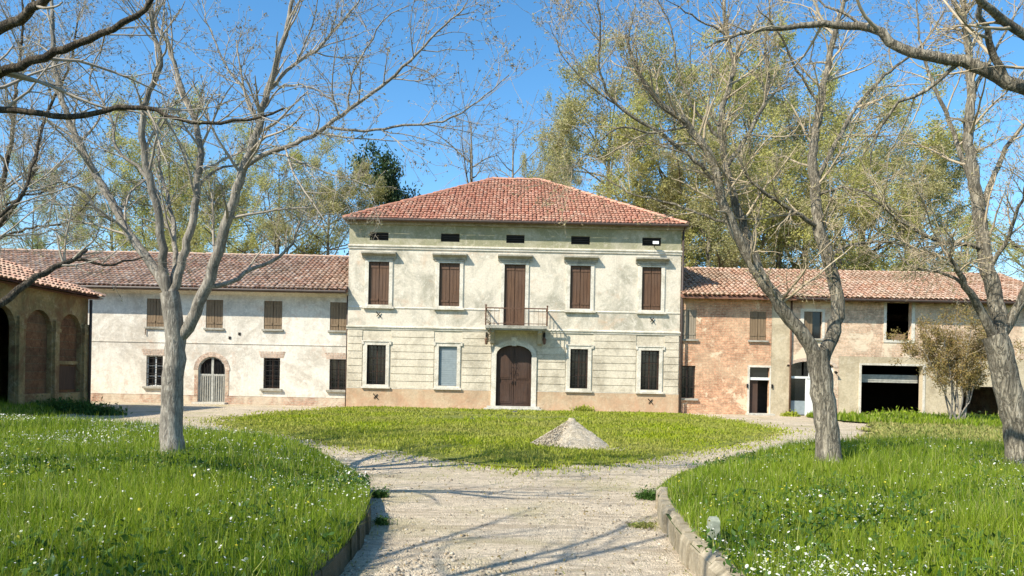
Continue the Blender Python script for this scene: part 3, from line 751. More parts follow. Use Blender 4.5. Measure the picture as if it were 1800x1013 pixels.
# arched door
ar = arc(adh[0], adh[1], adh[4], adh[3], 14)
b = MB(); b.box(adh[0] - .16, adh[0] - .001, LY - .02, LY + .03, .0, adh[4]); b.box(adh[1] + .001, adh[1] + .16, LY - .02, LY + .03, .0, adh[4])
wd = b.build('arched_door', M['wing_plinth'], lwing)
orr = arc(adh[0] - .20, adh[1] + .20, adh[4], adh[3] + .20, 14)
for i in range(14):
    p, q, r_, s_ = ar[i], ar[i+1], orr[i+1], orr[i]
    MB().prism_y([(p[0], p[1]), (q[0], q[1]), (r_[0], r_[1]), (s_[0], s_[1])], LY - .022 - .006 * (i % 2), LY + .02).build('voussoir', M['lintel'], wd)
xm = (adh[0] + adh[1]) / 2; zt = 1.30
ft = .06
b = MB()
b.box(adh[0], adh[0] + ft, LY + .08, LY + .13, adh[2], adh[4]); b.box(adh[1] - ft, adh[1], LY + .08, LY + .13, adh[2], adh[4])
b.box(xm - .05, xm + .05, LY + .075, LY + .13, adh[2], adh[3] - .02); b.box(adh[0] + ft, adh[1] - ft, LY + .085, LY + .125, zt - .04, zt + .04)
inn = arc(adh[0] + ft, adh[1] - ft, adh[4], adh[3] - ft, 14)
for i in range(14): b.prism_y([ar[i], ar[i+1], inn[i+1], inn[i]], LY + .08, LY + .13)
b.build('door_frame', M['gate'], wd)
for a, c in ((adh[0] + ft, xm - .05), (xm + .05, adh[1] - ft)):
    MB().box(a, c, LY + .10, LY + .12, adh[2], zt - .04).build('door_panel', M['trim_grey'], wd)
    for k in range(5):
        x = a + (k + .5) * (c - a) / 5; MB().box(x - .012, x + .012, LY + .06, LY + .098, adh[2] + .05, zt - .05).build('door_bar', M['gate'], wd)
    for k in range(4):
        x = a + (k + .5) * (c - a) / 4; MB().box(x - .008, x + .008, LY + .06, LY + .076, zt + .05, adh[4] + .3).build('iron_bar', M['iron'], wd)
b = MB(); b.prism_y([(p[0], p[1]) for p in arc(adh[0] + ft, adh[1] - ft, adh[4], adh[3] - ft)] + [(adh[1] - ft, zt), (adh[0] + ft, zt)], LY + .132, LY + .14); b.build('pane', M['glass'], wd)
MB().box(adh[0] - .12, adh[1] + .12, LY - .35, LY + .2, -.05, .078).build('step', M['stone'], wd)

def gable_roof(par, x0, x1, y0, run, rise, z, mat, ylen=None, over_right=0):
    b = MB(); yr = y0 + run; y1 = y0 + 2 * run; zr = z + rise; t = .10
    b.face([(x0, y0, z), (x1, y0, z), (x1, yr, zr), (x0, yr, zr)]); b.face([(x0, yr, zr), (x1, yr, zr), (x1, y1, z), (x0, y1, z)])
    b.face([(x0, y0, z - t), (x0, yr, zr - t), (x1, yr, zr - t), (x1, y0, z - t)]); b.face([(x0, y0, z - t), (x1, y0, z - t), (x1, y0, z), (x0, y0, z)])
    for x in (x0, x1): b.face([(x, y0, z - t), (x, y0, z), (x, yr, zr), (x, yr, zr - t)])
    for x in (x0 + .35, x1 - .35): b.face([(x, y0 + .5, z - .02), (x, y1 - .4, z - .02), (x, yr, zr - .05)])
    rf = b.build('roof', M['under'], par)
    sl = math.hypot(run, rise)
    tile_field('roof_tiles', (x0, y0 - .06, z + .01), (1, 0, 0), (0, run / sl, rise / sl), x1 - x0, sl, mat, rf)
    ridge_tiles((x0, yr, zr + .03), (x1, yr, zr + .03), mat, rf)
    return rf
rfl = gable_roof(lwing, LX0 - .3, LX1 - .0, LY - .62, 5.3, 2.28, LZ, M['tile_wing'])
b = MB(); b.tube([(LX0, LY - .72, LZ - .03), (-15, LY - .72, LZ - .03), (LX1 - .02, LY - .72, LZ - .03)], .06, 8); b.build('gutter', M['lead'], lwing)
MB().prism_x([(LY - .002, LZ + .05), (LY - .25, LZ + .05), (LY - .22, LZ - .08), (LY - .06, LZ - .16), (LY - .002, LZ - .22)], LX0, LX1 - .01).build('cornice', M['wing_plaster'], lwing)
pipe(lwing, LX1 - .05, LY - .09, 0, LZ - .05, .04)
for px_, py_ in ((404, 594), (421, 587)):
    c = at(px_, py_, LY); MB().box(c.x - .05, c.x + .05, LY - .03, LY - .001, c.z - .06, c.z + .06).build('wall_vent', M['iron'], lwing)
MB().tube([(-16.5, LY - .05, at(250, 577, LY).z - .3), (-16.5, LY - .05, at(250, 577, LY).z - .05)], .02, 6).build('pipe_stub', M['rust'], lwing)

# ------------------------------------------------------------------ right wing (barn and stables)
BRY = 33.2
BX0, BX1 = VX1, at(1860, 600, BRY).x; BZ = at(1400, 524, BRY - .55).z
barn = empty('barn_wing', 'long brick and plaster barn with dark garage openings right of the villa', 'barn', ((BX0 + BX1) / 2, BRY, 0))
bw = {'u1': R(1198,545,1224,596,BRY), 'u2': R(1318,548,1347,598,BRY), 'u3': R(1413,548,1445,595,BRY), 'hay': R(1558,532,1602,598,BRY),
      'l1': R(1198,643,1222,700,BRY), 'door': R(1317,646,1352,737,BRY), 'arch': R(1388,640,1465,738,BRY), 'gar': R(1513,643,1621,740,BRY), 'gar2': R(1690,680,1762,745,BRY)}
bw['u1'] = (BX0 + .10, *bw['u1'][1:]); bw['l1'] = (BX0 + .12, *bw['l1'][1:])
for k in ('door', 'arch', 'gar', 'gar2'): q = bw[k]; bw[k] = (q[0], q[1], .02, q[3])
S1, S2 = bw['arch'][0] - .02, bw['arch'][1] + .22    # wall sections: brick | glazed arch bay | garage part
S0 = bw['door'][1] + .06
zpl2 = at(1560, 628, BRY).z
a_ = bw['arch']; archh = (a_[0], a_[1], -.1, a_[3] + .12, a_[3] - .14)
wall_mesh(BX0, S0, -.1, BZ + .3, [bw['u1'], bw['u2'], bw['l1'], (bw['door'][0], bw['door'][1], -.1, bw['door'][3])], .22, mpY(BRY)).build('brick_wall', M['brick_right'], barn)
wall_mesh(S0, S1, -.1, BZ + .3, [], .22, mpY(BRY - .02)).build('plaster_pier', M['barn_plaster'], barn)
wall_mesh(S1, S2, -.1, BZ + .3, [archh, bw['u3']], .22, mpY(BRY)).build('bay_wall', M['brick_pale'], barn)
wall_mesh(S2, BX1, zpl2, BZ + .3, [bw['hay']], .25, mpY(BRY)).build('upper_wall', M['brick_pale'], barn)
wall_mesh(S2, BX1, -.1, zpl2, [(bw['gar'][0], bw['gar'][1], -.1, bw['gar'][3]), (bw['gar2'][0], bw['gar2'][1], -.1, bw['gar2'][3])], .3, mpY(BRY - .015)).build('lower_wall', M['barn_plaster'], barn)
BD = 8.6
b = MB(); b.face([(BX1, BRY, -.1), (BX1, BRY + BD, -.1), (BX1, BRY + BD, BZ + .2), (BX1, BRY, BZ + .2)]); b.face([(BX0, BRY + BD, -.1), (BX1, BRY + BD, -.1), (BX1, BRY + BD, BZ + .2), (BX0, BRY + BD, BZ + .2)])
b.build('rear_walls', M['brick_pale'], barn)
b = MB(); b.box(BX0 + .1, BX1 - .1, BRY + .3, BRY + BD - .05, -.02, .0); b.box(BX0 + .1, BX1 - .1, BRY + .3, BRY + BD - .05, 2.75, 2.85); b.box(S2 - .05, S2, BRY + .3, BRY + BD, 0, 5); b.box(BX0 + .3, S2 - .1, BRY + .7, BRY + .8, 0, BZ)
b.box(S2 + .1, BX1 - .1, BRY + BD - .3, BRY + BD - .2, 0, 5); b.build('interior', M['dark'], barn)
for k in ('u1', 'u2', 'u3'):
    x0, x1, z0, z1 = bw[k]
    b = MB(); b.box(x0 - .08, x1 + .08, BRY - .1, BRY - .001, z0 - .09, z0 - .01)
    wn = b.build('window', M['trim_grey'], barn)
    if k == 'u3':
        shutters(wn, x0, x0 + (x1 - x0) * .5, z0, z1, BRY + .08, M['shutter_old'], leaves=1)
        MB().box(x0 + (x1 - x0) * .5 + .02, x1, BRY + .12, BRY + .13, z0, z1).build('pane', M['glass'], wn)
        MB().box(x0 - .16, x0 - .001, BRY - .015, BRY + .05, z0, z1 + .12).box(x1 + .001, x1 + .12, BRY - .015, BRY + .05, z0, z1 + .12).box(x0 - .0005, x1 + .0005, BRY - .014, BRY + .05, z1, z1 + .12).build('plaster_frame', M['trim'], wn)
    else:
        shutters(wn, x0, x1, z0, z1, BRY + .07, M['shutter_pale'] if k == 'u1' else M['shutter_old'])
        MB().box(x0, x1, BRY + .14, BRY + .16, z0, z1).build('backing', M['dark'], wn)
x0, x1, z0, z1 = bw['l1']
wn = MB().box(x0 - .1, x1 + .12, BRY - .12, BRY - .001, z0 - .1, z0 - .01).build('window', M['trim_grey'], barn)
casement(wn, x0, x1, z0, z1, BRY + .12, M['door']); bars(wn, x0, x1, z0, z1, BRY + .05, 4, 4)
x0, x1, z0, z1 = bw['door']
b = MB(); b.box(x0 - .10, x0 - .001, BRY - .03, BRY + .1, 0, z1 + .08); b.box(x1 + .001, x1 + .055, BRY - .03, BRY + .1, 0, z1 + .08); b.box(x0 - .1, x1 + .055, BRY - .032, BRY - .001, z1 + .001, z1 + .09)
dw = b.build('doorway', M['trim'], barn)
zt = at(1334, 666, BRY).z
MB().box(x0, x1, BRY + .02, BRY + .12, zt - .06, zt + .06).build('transom', M['white_wood'], dw)
MB().box(x0 + .01, x1 - .01, BRY + .13, BRY + .14, zt + .06, z1).build('pane', M['glass'], dw)
b = MB(); b.box(x0 + .02, x0 + .42, BRY + .14, BRY + .18, .03, zt - .07); b.build('door_leaf', M['door'], dw)
for s in (x0 - .14, x1 + .08): MB().box(s, s + .07, BRY - .07, BRY - .033, 1.2, 1.38).build('hinge_pin', M['iron'], dw)
MB().box(x0 - .15, x1 + .15, BRY - .4, BRY + .2, -.06, .07).build('step', M['stone'], dw)
# glazed arch bay
x0, x1, z0, z1 = bw['arch']; dwn = MB(); xw = x1 - x0
dwn.box(x0, x0 + .06, BRY + .10, BRY + .16, 0, z1 - .13); dwn.box(x0 + .06, x1 - .06, BRY + .10, BRY + .16, at(1426, 664, BRY).z - .05, at(1426, 664, BRY).z + .05); dwn.box(x1 - .06, x1, BRY + .10, BRY + .16, 0, z1 - .13)
dwn.box(x0 + xw * .38, x0 + xw * .38 + .05, BRY + .10, BRY + .155, 0, at(1426, 664, BRY).z - .05); dwn.box(x0 + xw * .45, x0 + xw * .45 + .05, BRY + .10, BRY + .155, at(1426, 664, BRY).z + .05, z1)
ad2 = dwn.build('glazed_door', M['white_wood'], barn)
zmid = at(1410, 705, BRY).z
MB().box(x0 + .06, x0 + xw * .38, BRY + .12, BRY + .14, .04, zmid).build('door_panel', M['grey_shutter'], ad2)
MB().box(x0 + .06, x0 + xw * .38, BRY + .13, BRY + .14, zmid, at(1426, 664, BRY).z - .05).build('pane', M['glass'], ad2)
MB().box(x0 + xw * .38 + .05, x0 + xw * .72, BRY + .06, BRY + .0995, .04, at(1426, 664, BRY).z - .08).build('door_leaf', M['white_wood'], ad2)
MB().box(x0 + xw * .72 + .02, x1 - .06, BRY + .09, BRY + .14, .04, at(1426, 664, BRY).z - .05).build('side_panel', M['white_wood'], ad2)
for k in range(3): MB().box(x0 + .07 + k * xw * .31, x0 + (k + 1) * xw * .31 - .03, BRY + .165, BRY + .17, at(1426, 664, BRY).z + .05, archh[3]).build('pane', M['glass'], ad2)
orr = arc(x0 - .16, x1 + .16, archh[4], archh[3] + .16, 14); ar = arc(x0, x1, archh[4], archh[3], 14)
for i in range(14): MB().prism_y([ar[i], ar[i+1], orr[i+1], orr[i]], BRY - .02 - .005 * (i % 2), BRY + .02).build('voussoir', M['lintel'], ad2)
# garage with a partly lowered roller
x0, x1, z0, z1 = bw['gar']
b = MB(); b.box(x0 - .10, x0 - .001, BRY - .05, BRY + .1, 0, z1 + .09); b.box(x1 + .001, x1 + .10, BRY - .05, BRY + .1, 0, z1 + .09); b.box(x0 - .0005, x1 + .0005, BRY - .049, BRY + .1, z1 + .001, z1 + .09)
gd = b.build('garage_opening', M['trim'], barn)
MB().box(x0, x1, BRY + .4, BRY + .5, at(1567, 673, BRY).z, at(1567, 659, BRY).z).build('roller_shutter', M['gate'], gd)
for k in range(4):
    MB().box(x0 + .01, x1 - .01, BRY + .388, BRY + .3995, at(1567, 673, BRY).z + .085 * k, at(1567, 673, BRY).z + .085 * k + .07).build('shutter_slat', M['gate'], gd)
x0, x1, z0, z1 = bw['hay']
b = MB(); b.box(x0 - .12, x0 - .001, BRY - .03, BRY + .1, z0 - .12, z1 + .02); b.box(x1 + .001, x1 + .15, BRY - .03, BRY + .1, z0 - .12, z1 + .02); b.box(x0 - .0005, x1 + .0005, BRY - .029, BRY + .1, z0 - .12, z0 - .001)
hy = b.build('hayloft_opening', M['trim'], barn)
MB().box(x0 + .4, x1 - .1, BRY + .3, BRY + .34, z0, z0 + .3).build('board', M['shutter_old'], hy)
gable_roof(barn, BX0 + .0, BX1 + .3, BRY - .55, 4.85, 1.86, BZ, M['tile_right'])
b = MB(); b.tube([(S1 - .0, BRY - .64, BZ - .03), (18, BRY - .64, BZ - .03), (BX1, BRY - .64, BZ - .03)], .05, 8); b.build('gutter', M['lead'], barn)
pipe(barn, S1 + .01, BRY - .07, 0, BZ - .05, .045, M['rust'])
for i in range(26):
    x = BX0 + .3 + i * (BX1 - BX0 - .6) / 25
    MB().box(x - .05, x + .05, BRY - .5, BRY - .001, BZ - .09, BZ + .0).build('rafter_end', M['shutter_old'], barn)
c = at(1470, 656, BRY - .2)
MB().tube([(c.x, BRY - .001, c.z + .05), (c.x, BRY - .15, c.z + .08), (c.x, BRY - .22, c.z)], [.02, .02, .07], 8).build('wall_lamp', M['iron'], barn)

# ------------------------------------------------------------------ arcaded outbuilding at the left edge
AX = -15.75; AY0, AY1 = 13.0, 27.4; AZ_ = 4.12
arc_b = empty('arcaded_outbuilding', 'low shaded brick outbuilding with blind arches at the left edge of the meadow', 'outbuilding', (AX - 4, 20, 0))
mpA = lambda u, n, z: (AX - n, u, z)
bays = [(25.72, 27.0), (23.92, 25.28), (22.05, 23.42), (20.2, 21.6), (18.3, 19.7), (16.4, 17.8), (14.5, 15.9)]
holesA = [(a, c, .02 if i == 2 else .62, 3.42, 2.75) for i, (a, c) in enumerate(bays)]
wb = wall_mesh(AY0, AY1, -.1, AZ_ + .15, holesA, .2, mpA)
wb.face([(AX, AY1, -.1), (AX - 8, AY1, -.1), (AX - 8, AY1, AZ_ + .15), (AX, AY1, AZ_ + .15)]); wb.face([(AX, AY0, -.1), (AX - 8, AY0, -.1), (AX - 8, AY0, AZ_ + .15), (AX, AY0, AZ_ + .15)]); wb.face([(AX - 8, AY0, -.1), (AX - 8, AY1, -.1), (AX - 8, AY1, AZ_ + .15), (AX - 8, AY0, AZ_ + .15)])
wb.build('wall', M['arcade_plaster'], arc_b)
for i, (a, c) in enumerate(bays):
    if i == 2: continue
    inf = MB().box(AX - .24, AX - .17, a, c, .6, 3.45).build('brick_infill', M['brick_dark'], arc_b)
    if i == 0:
        MB().box(AX - .168, AX - .10, a, c, 1.62, 1.74).build('rail', M['arcade_plaster'], inf)
        MB().box(AX - .168, AX - .13, a + .12, c - .14, .72, 1.55).build('boarded_panel', M['door'], inf)
for i, (a, c) in enumerate(bays):
    u = c + .17
    MB().box(AX - .0005, AX + .09, u - .11, u + .11 if i else AY1, -.05, 3.1).box(AX - .0005, AX + .13, u - .16, u + .16 if i else AY1 + .02, 2.72, 2.84).box(AX - .0005, AX + .13, u - .15, u + .15 if i else AY1 + .02, -.05, .6).build('pilaster', M['arcade_plaster'], arc_b)
pipe(arc_b, AX + .16, AY1 - .1, 0, AZ_ - .1, .05)
RAo = .38; rx0, rx1, ry0_, ry1_ = AX - 8 - RAo, AX + RAo, AY0 - RAo, AY1 + RAo; hr = (rx1 - rx0) / 2; rs = 1.9; xr = (rx0 + rx1) / 2
b = MB(); b.face([(rx1, ry0_, AZ_), (rx1, ry1_, AZ_), (xr, ry1_ - hr, AZ_ + rs), (xr, ry0_ + hr, AZ_ + rs)]); b.face([(rx1, ry1_, AZ_), (rx0, ry1_, AZ_), (xr, ry1_ - hr, AZ_ + rs)])
b.face([(rx0, ry1_, AZ_), (rx0, ry0_, AZ_), (xr, ry0_ + hr, AZ_ + rs), (xr, ry1_ - hr, AZ_ + rs)]); b.face([(rx0, ry0_, AZ_), (rx1, ry0_, AZ_), (xr, ry0_ + hr, AZ_ + rs)]); b.face([(rx0, ry0_, AZ_ - .04), (rx0, ry1_, AZ_ - .04), (rx1, ry1_, AZ_ - .04), (rx1, ry0_, AZ_ - .04)])
M['tile_arcade'] = tiles('outbuilding_roof_tiles', [(.46,.25,.17),(.50,.31,.22),(.38,.20,.14),(.54,.36,.27),(.44,.26,.18)], (.44,.36,.25), .65)
ra = b.build('roof', M['under'], arc_b)
sl3 = math.hypot(hr, rs); Ly = ry1_ - ry0_
tile_field('roof_tiles', (rx1 + .05, ry0_, AZ_ + .01), (0, 1, 0), (-hr / sl3, 0, rs / sl3), Ly, sl3, M['tile_arcade'], ra, clip=lambda u, s: (u > hr * s / sl3) & (u < Ly - hr * s / sl3))
tile_field('roof_tiles', (rx0, ry1_ + .05, AZ_ + .01), (1, 0, 0), (0, -hr / sl3, rs / sl3), rx1 - rx0, sl3, M['tile_arcade'], ra, clip=lambda u, s: (u > hr * s / sl3) & (u < 2 * hr - hr * s / sl3))
ridge_tiles((rx1, ry1_, AZ_ + .05), (xr, ry1_ - hr, AZ_ + rs), M['tile_arcade'], ra, 'hip_tile')
ridge_tiles((xr, ry0_ + hr, AZ_ + rs), (xr, ry1_ - hr, AZ_ + rs), M['tile_arcade'], ra)

# ------------------------------------------------------------------ kerbs: every stone its own piece
def kerb(line, side, label, mat):
    k = empty('kerb', label, 'kerb', (line[0][0], line[0][1], 0))
    P_ = np.array(line); seg = np.hypot(*np.diff(P_, axis=0).T); cum = np.concatenate([[0], np.cumsum(seg)])
    def pt(s): return np.array([np.interp(s, cum, P_[:, 0]), np.interp(s, cum, P_[:, 1])])
    s = 0; ln = .34
    while s < cum[-1] - .1:
        e = min(s + ln * random.uniform(.88, 1.1), cum[-1]); a, c = pt(s + .009), pt(e - .014)
        t = (c - a) / (np.linalg.norm(c - a) + 1e-9); n_ = np.array([-t[1], t[0]]) * side    # away from the drive
        h = .225 + random.gauss(0, .008); w0 = .14; lean = random.uniform(-.012, .03); o_ = random.gauss(0, .011)
        h2 = h + random.gauss(0, .006)
        q = []
        def vx(p, off, z): q.append((p[0] + n_[0] * off, p[1] + n_[1] * off, z))
        prof = [(-.02, -.1), (-.01, h - .05), (.02 + lean, h), (w0, h), (w0, -.1)]
        b = MB(); va = []; vb = []
        for off, z in prof: va.append((a[0] + n_[0] * (off + o_), a[1] + n_[1] * (off + o_), z)); vb.append((c[0] + n_[0] * (off + o_), c[1] + n_[1] * (off + o_), z if z < 0 else z + h2 - h))
        n0 = 0; b.v = va + vb; kk = len(prof)
        b.f = [tuple(range(kk)), tuple(range(2 * kk - 1, kk - 1, -1))] + [(i, kk + i, kk + (i + 1) % kk, (i + 1) % kk) for i in range(kk)]
        # shallow tooled grooves on the face
        b.build('kerb_stone', mat, k); s = e
    return k
kerb(KL, 1, 'low concrete kerb curving along the left edge of the gravel drive', plaster('mossy_kerb', (.12, .105, .065), (.045, .05, .02), (.17, .15, .10), scale=3))  # darkened kerb concrete: the shade on this side is put into the colour
kerb(KR, -1, 'low concrete kerb in sunlight along the right edge of the gravel drive', M['concrete'])

# marker post in the grass behind the right kerb
pp = at(1254, 950, 6.12)
b = MB(); x, y = pp.x, 6.12; zt = at(1252, 909, 6.12).z
b.box(x - .042, x + .042, y - .042, y + .042, .0, zt - .03); b.hexa([(x-.042,y-.042,zt-.0295),(x+.042,y-.042,zt-.0295),(x+.042,y+.042,zt-.0295),(x-.042,y+.042,zt-.0295),(x-.03,y-.03,zt),(x+.03,y-.03,zt),(x+.03,y+.03,zt),(x-.03,y+.03,zt)])
tag(b.build('marker_post', simple('painted_stone', (.27, .29, .22), .8, .5, 14)), 'short pale stone marker post standing in the grass behind the right kerb', 'post')

# ------------------------------------------------------------------ gravel heap
hp = at(1001, 787, 15.9); hx_, hy_ = hp.x, 15.9
n = 60; xs = np.linspace(-1.15, 1.15, n); X, Y = np.meshgrid(xs, xs); r = np.hypot(X - .05 * (X < 0), Y * 1.05) * (1 + .10 * np.sin(2.0 * np.arctan2(Y, X) + 1) + .05 * np.sin(5 * np.arctan2(Y, X))) + .06 * fbm(X, Y, 3.2, 21)
Z = .60 * np.clip(1 - r / .90, 0, None) ** 1.05; Z = np.where(r < .12, .62 * (1 - .12 / .92) + .03, Z)
Z = Z + .035 * fbm(X, Y, 7, 22) * (Z > 0.02) + rng.normal(0, .008, Z.shape) * (Z > .01) - .0 + .03
Z[r > .95] = -.05
V = np.stack([X.ravel() + hx_, Y.ravel() + hy_, Z.ravel() + .03], 1)
jj, ii = np.meshgrid(np.arange(n - 1), np.arange(n - 1)); jj, ii = jj.ravel(), ii.ravel()
heap = empty('gravel_heap', 'conical heap of pale gravel dumped on the lawn in front of the villa', 'gravel heap', (hx_, hy_, 0))
tag(np_mesh('heap_body', V, np.stack([jj * n + ii, jj * n + ii + 1, (jj + 1) * n + ii + 1, (jj + 1) * n + ii], 1), M['heap'], heap, True))
def pebbles(name, x, y, z, s, mat, parent=None):
    n = len(x); oct_ = np.array([(1,0,0),(0,1,0),(-1,0,0),(0,-1,0),(0,0,.7),(0,0,-.7)], float)
    V = oct_[None] * (s[:, None, None] * rng.uniform(.6, 1.3, (n, 6, 1))) ; th = rng.uniform(0, 6.28, n)
    c, sn = np.cos(th)[:, None], np.sin(th)[:, None]; vx, vy = V[..., 0] * c - V[..., 1] * sn, V[..., 0] * sn + V[..., 1] * c
    V = np.stack([vx + x[:, None], vy + y[:, None], V[..., 2] + z[:, None]], -1).reshape(-1, 3)
    f = np.array([(0,1,4),(1,2,4),(2,3,4),(3,0,4),(1,0,5),(2,1,5),(3,2,5),(0,3,5)]); Ff = (np.arange(n)[:, None, None] * 6 + f[None]).reshape(-1, 3)
    return np_mesh(name, V, Ff, mat, parent)
n = 5200; rr = 1.0 * np.sqrt(rng.uniform(0, 1, n)) ** .9; th = rng.uniform(0, 6.28, n); rr = rr * (1.08 + .25 * (rng.uniform(0, 1, n) < .06))
x, y = rr * np.cos(th), rr * np.sin(th) / 1.05; z = np.maximum(.57 * np.clip(1 - rr / .90, 0, 1) ** 1.05, 0) + .06
o = pebbles('stones', hx_ + x, hy_ + y, z, rng.uniform(.008, .026, n), M['pebble'], heap); o['kind'] = 'stuff'
# loose stones on the drive
n = 15000; y = 4 + 12 * rng.uniform(0, 1, n) ** 1.5; x = rng.uniform(-1, 1, n) * (1.6 + np.clip(y - 8, 0, 9) * .75)
ok = ~inside(x, y, LB) & ~inside(x, y, RB) & ~inside(x, y, ISL); x, y = x[ok], y[ok]
k = fbm(x, y, 1.2, 31) + rng.normal(0, .5, len(x)) > 0; x, y = x[k], y[k]
o = pebbles('loose_gravel', x, y, drive_z(x, y) + .003, np.minimum(rng.gamma(2.2, .0042, len(x)), .032), M['pebble']); tag(o, 'loose pale stones scattered over the gravel drive', 'gravel', kind='stuff')
# dark stones on the lawn
for (px, py, d, s) in ((831, 741, 24.0, .17), (905, 731, 29.0, .2)):
    c = at(px, py, d); b = MB(); k = 8
    V = []; 
    for a in range(3):
        rr_ = (s, s * .8, s * .35)[a]; zz = (0, s * .35, s * .62)[a]
        V += [(c.x + rr_ * math.cos(6.283 * i / k) * random.uniform(.8, 1.2), d + rr_ * .8 * math.sin(6.283 * i / k), .04 + zz * random.uniform(.85, 1.1)) for i in range(k)]
    b.v = V; b.f = [(a * k + i, a * k + (i + 1) % k, (a + 1) * k + (i + 1) % k, (a + 1) * k + i) for a in range(2) for i in range(k)] + [tuple(range(2 * k, 3 * k))]
    o = b.build('stone', simple('dark_stone', (.10, .095, .085), .9)); tag(o, 'small dark stone on the lawn left of the gravel heap' if d < 26 else 'dark flat stone on the grass just before the portal steps', 'stone')

# ------------------------------------------------------------------ trees
def catmull(P_, n):
    P_ = np.array(P_, float); Q = smooth_poly([tuple(p) for p in P_], 6); Q = np.array(Q)
    L = np.concatenate([[0], np.cumsum(np.linalg.norm(np.diff(Q, axis=0), axis=1))]); s = np.linspace(0, L[-1], n)
    return np.stack([np.interp(s, L, Q[:, i]) for i in range(3)], 1), L[-1]
def limb_path(pix, d0, dy, n=None, start=None):
    """pix: image points of a limb (traced), d0: distance of its root, dy: how much nearer/farther its tip is"""
    m = len(pix); pts = [at(px, py, d0 + dy * (i / max(1, m - 1)) ** 1.2) for i, (px, py) in enumerate(pix)]
    if start is not None: pts[0] = Vector(start)
    L = sum((pts[i+1] - pts[i]).length for i in range(m - 1)); n = n or max(8, int(L / .12))
    Q, L = catmull(pts, n)
    Q[1:-1] += rng.normal(0, .010, (n - 2, 3)); return Q, L
def kids(P_, Rr, per_m, ang, ln, rf, up, wig, N, t0=.15, tmin=.002, rmax=None, keep=None):
    """children of a batch of branches; ln = (lo,hi) metres, scaled down towards the tip"""
    M_, n, _ = P_.shape; seg = np.linalg.norm(np.diff(P_, axis=1), axis=2).sum(1)
    cnt = np.maximum(1, rng.poisson(seg * per_m)); idx = np.repeat(np.arange(M_), cnt); K = len(idx)
    t = t0 + (1 - t0) * rng.uniform(0, 1, K); f = t * (n - 1); i0 = np.minimum(f.astype(int), n - 2); fr = (f - i0)[:, None]
    A, B_ = P_[idx, i0], P_[idx, i0 + 1]; S = A * (1 - fr) + B_ * fr; T = B_ - A; T /= np.linalg.norm(T, axis=1, keepdims=True) + 1e-9
    r0 = Rr[idx, i0] * (1 - fr[:, 0]) + Rr[idx, i0 + 1] * fr[:, 0]
    rv = rng.normal(size=(K, 3)); pv = rv - (rv * T).sum(1, keepdims=True) * T; pv /= np.linalg.norm(pv, axis=1, keepdims=True) + 1e-9
    a = np.radians(rng.normal(ang, ang * .25, K))[:, None]
    D = np.cos(a) * T + np.sin(a) * pv; D[:, 2] += up; D /= np.linalg.norm(D, axis=1, keepdims=True)
    L = rng.uniform(ln[0], ln[1], K) * (1.15 - .6 * t); st = L / (N - 1)
    pts = [S]; cur = D
    for k in range(N - 1):
        cur = cur + rng.normal(0, wig, (K, 3)); cur[:, 2] += up * .25; cur /= np.linalg.norm(cur, axis=1, keepdims=True); pts.append(pts[-1] + cur * st[:, None])
    P2 = np.stack(pts, 1); rs_ = np.maximum(r0 * rf, tmin)
    if rmax: rs_ = np.minimum(rs_, rmax)
    tap = np.linspace(1, .35, N)[None]; R2 = np.maximum(rs_[:, None] * tap, tmin * .7)
    return P2, R2
def tips(P_): return P_[:, -1], P_[:, -1] - P_[:, -2]
def leaf_quads(pos, size, flat=0.0, aspect=1.5):
    n = len(pos); a = rng.normal(size=(n, 3)); a[:, 2] *= (1 - flat); a /= np.linalg.norm(a, axis=1, keepdims=True)
    b_ = rng.normal(size=(n, 3)); b_ -= (b_ * a).sum(1, keepdims=True) * a; b_ /= np.linalg.norm(b_, axis=1, keepdims=True)
    s = (size * rng.uniform(.6, 1.4, n))[:, None]; a = a * s * aspect; b_ = b_ * s
    V = np.stack([pos - a, pos + b_ * .6, pos + a, pos - b_ * .6], 1).reshape(-1, 3)
    return V, np.arange(4 * n).reshape(n, 4)
def cat(batches):
    Vs, Fs, o = [], [], 0
    for V, f in batches: Vs.append(V); Fs.append(f + o); o += len(V)
    return np.concatenate(Vs), np.concatenate(Fs)

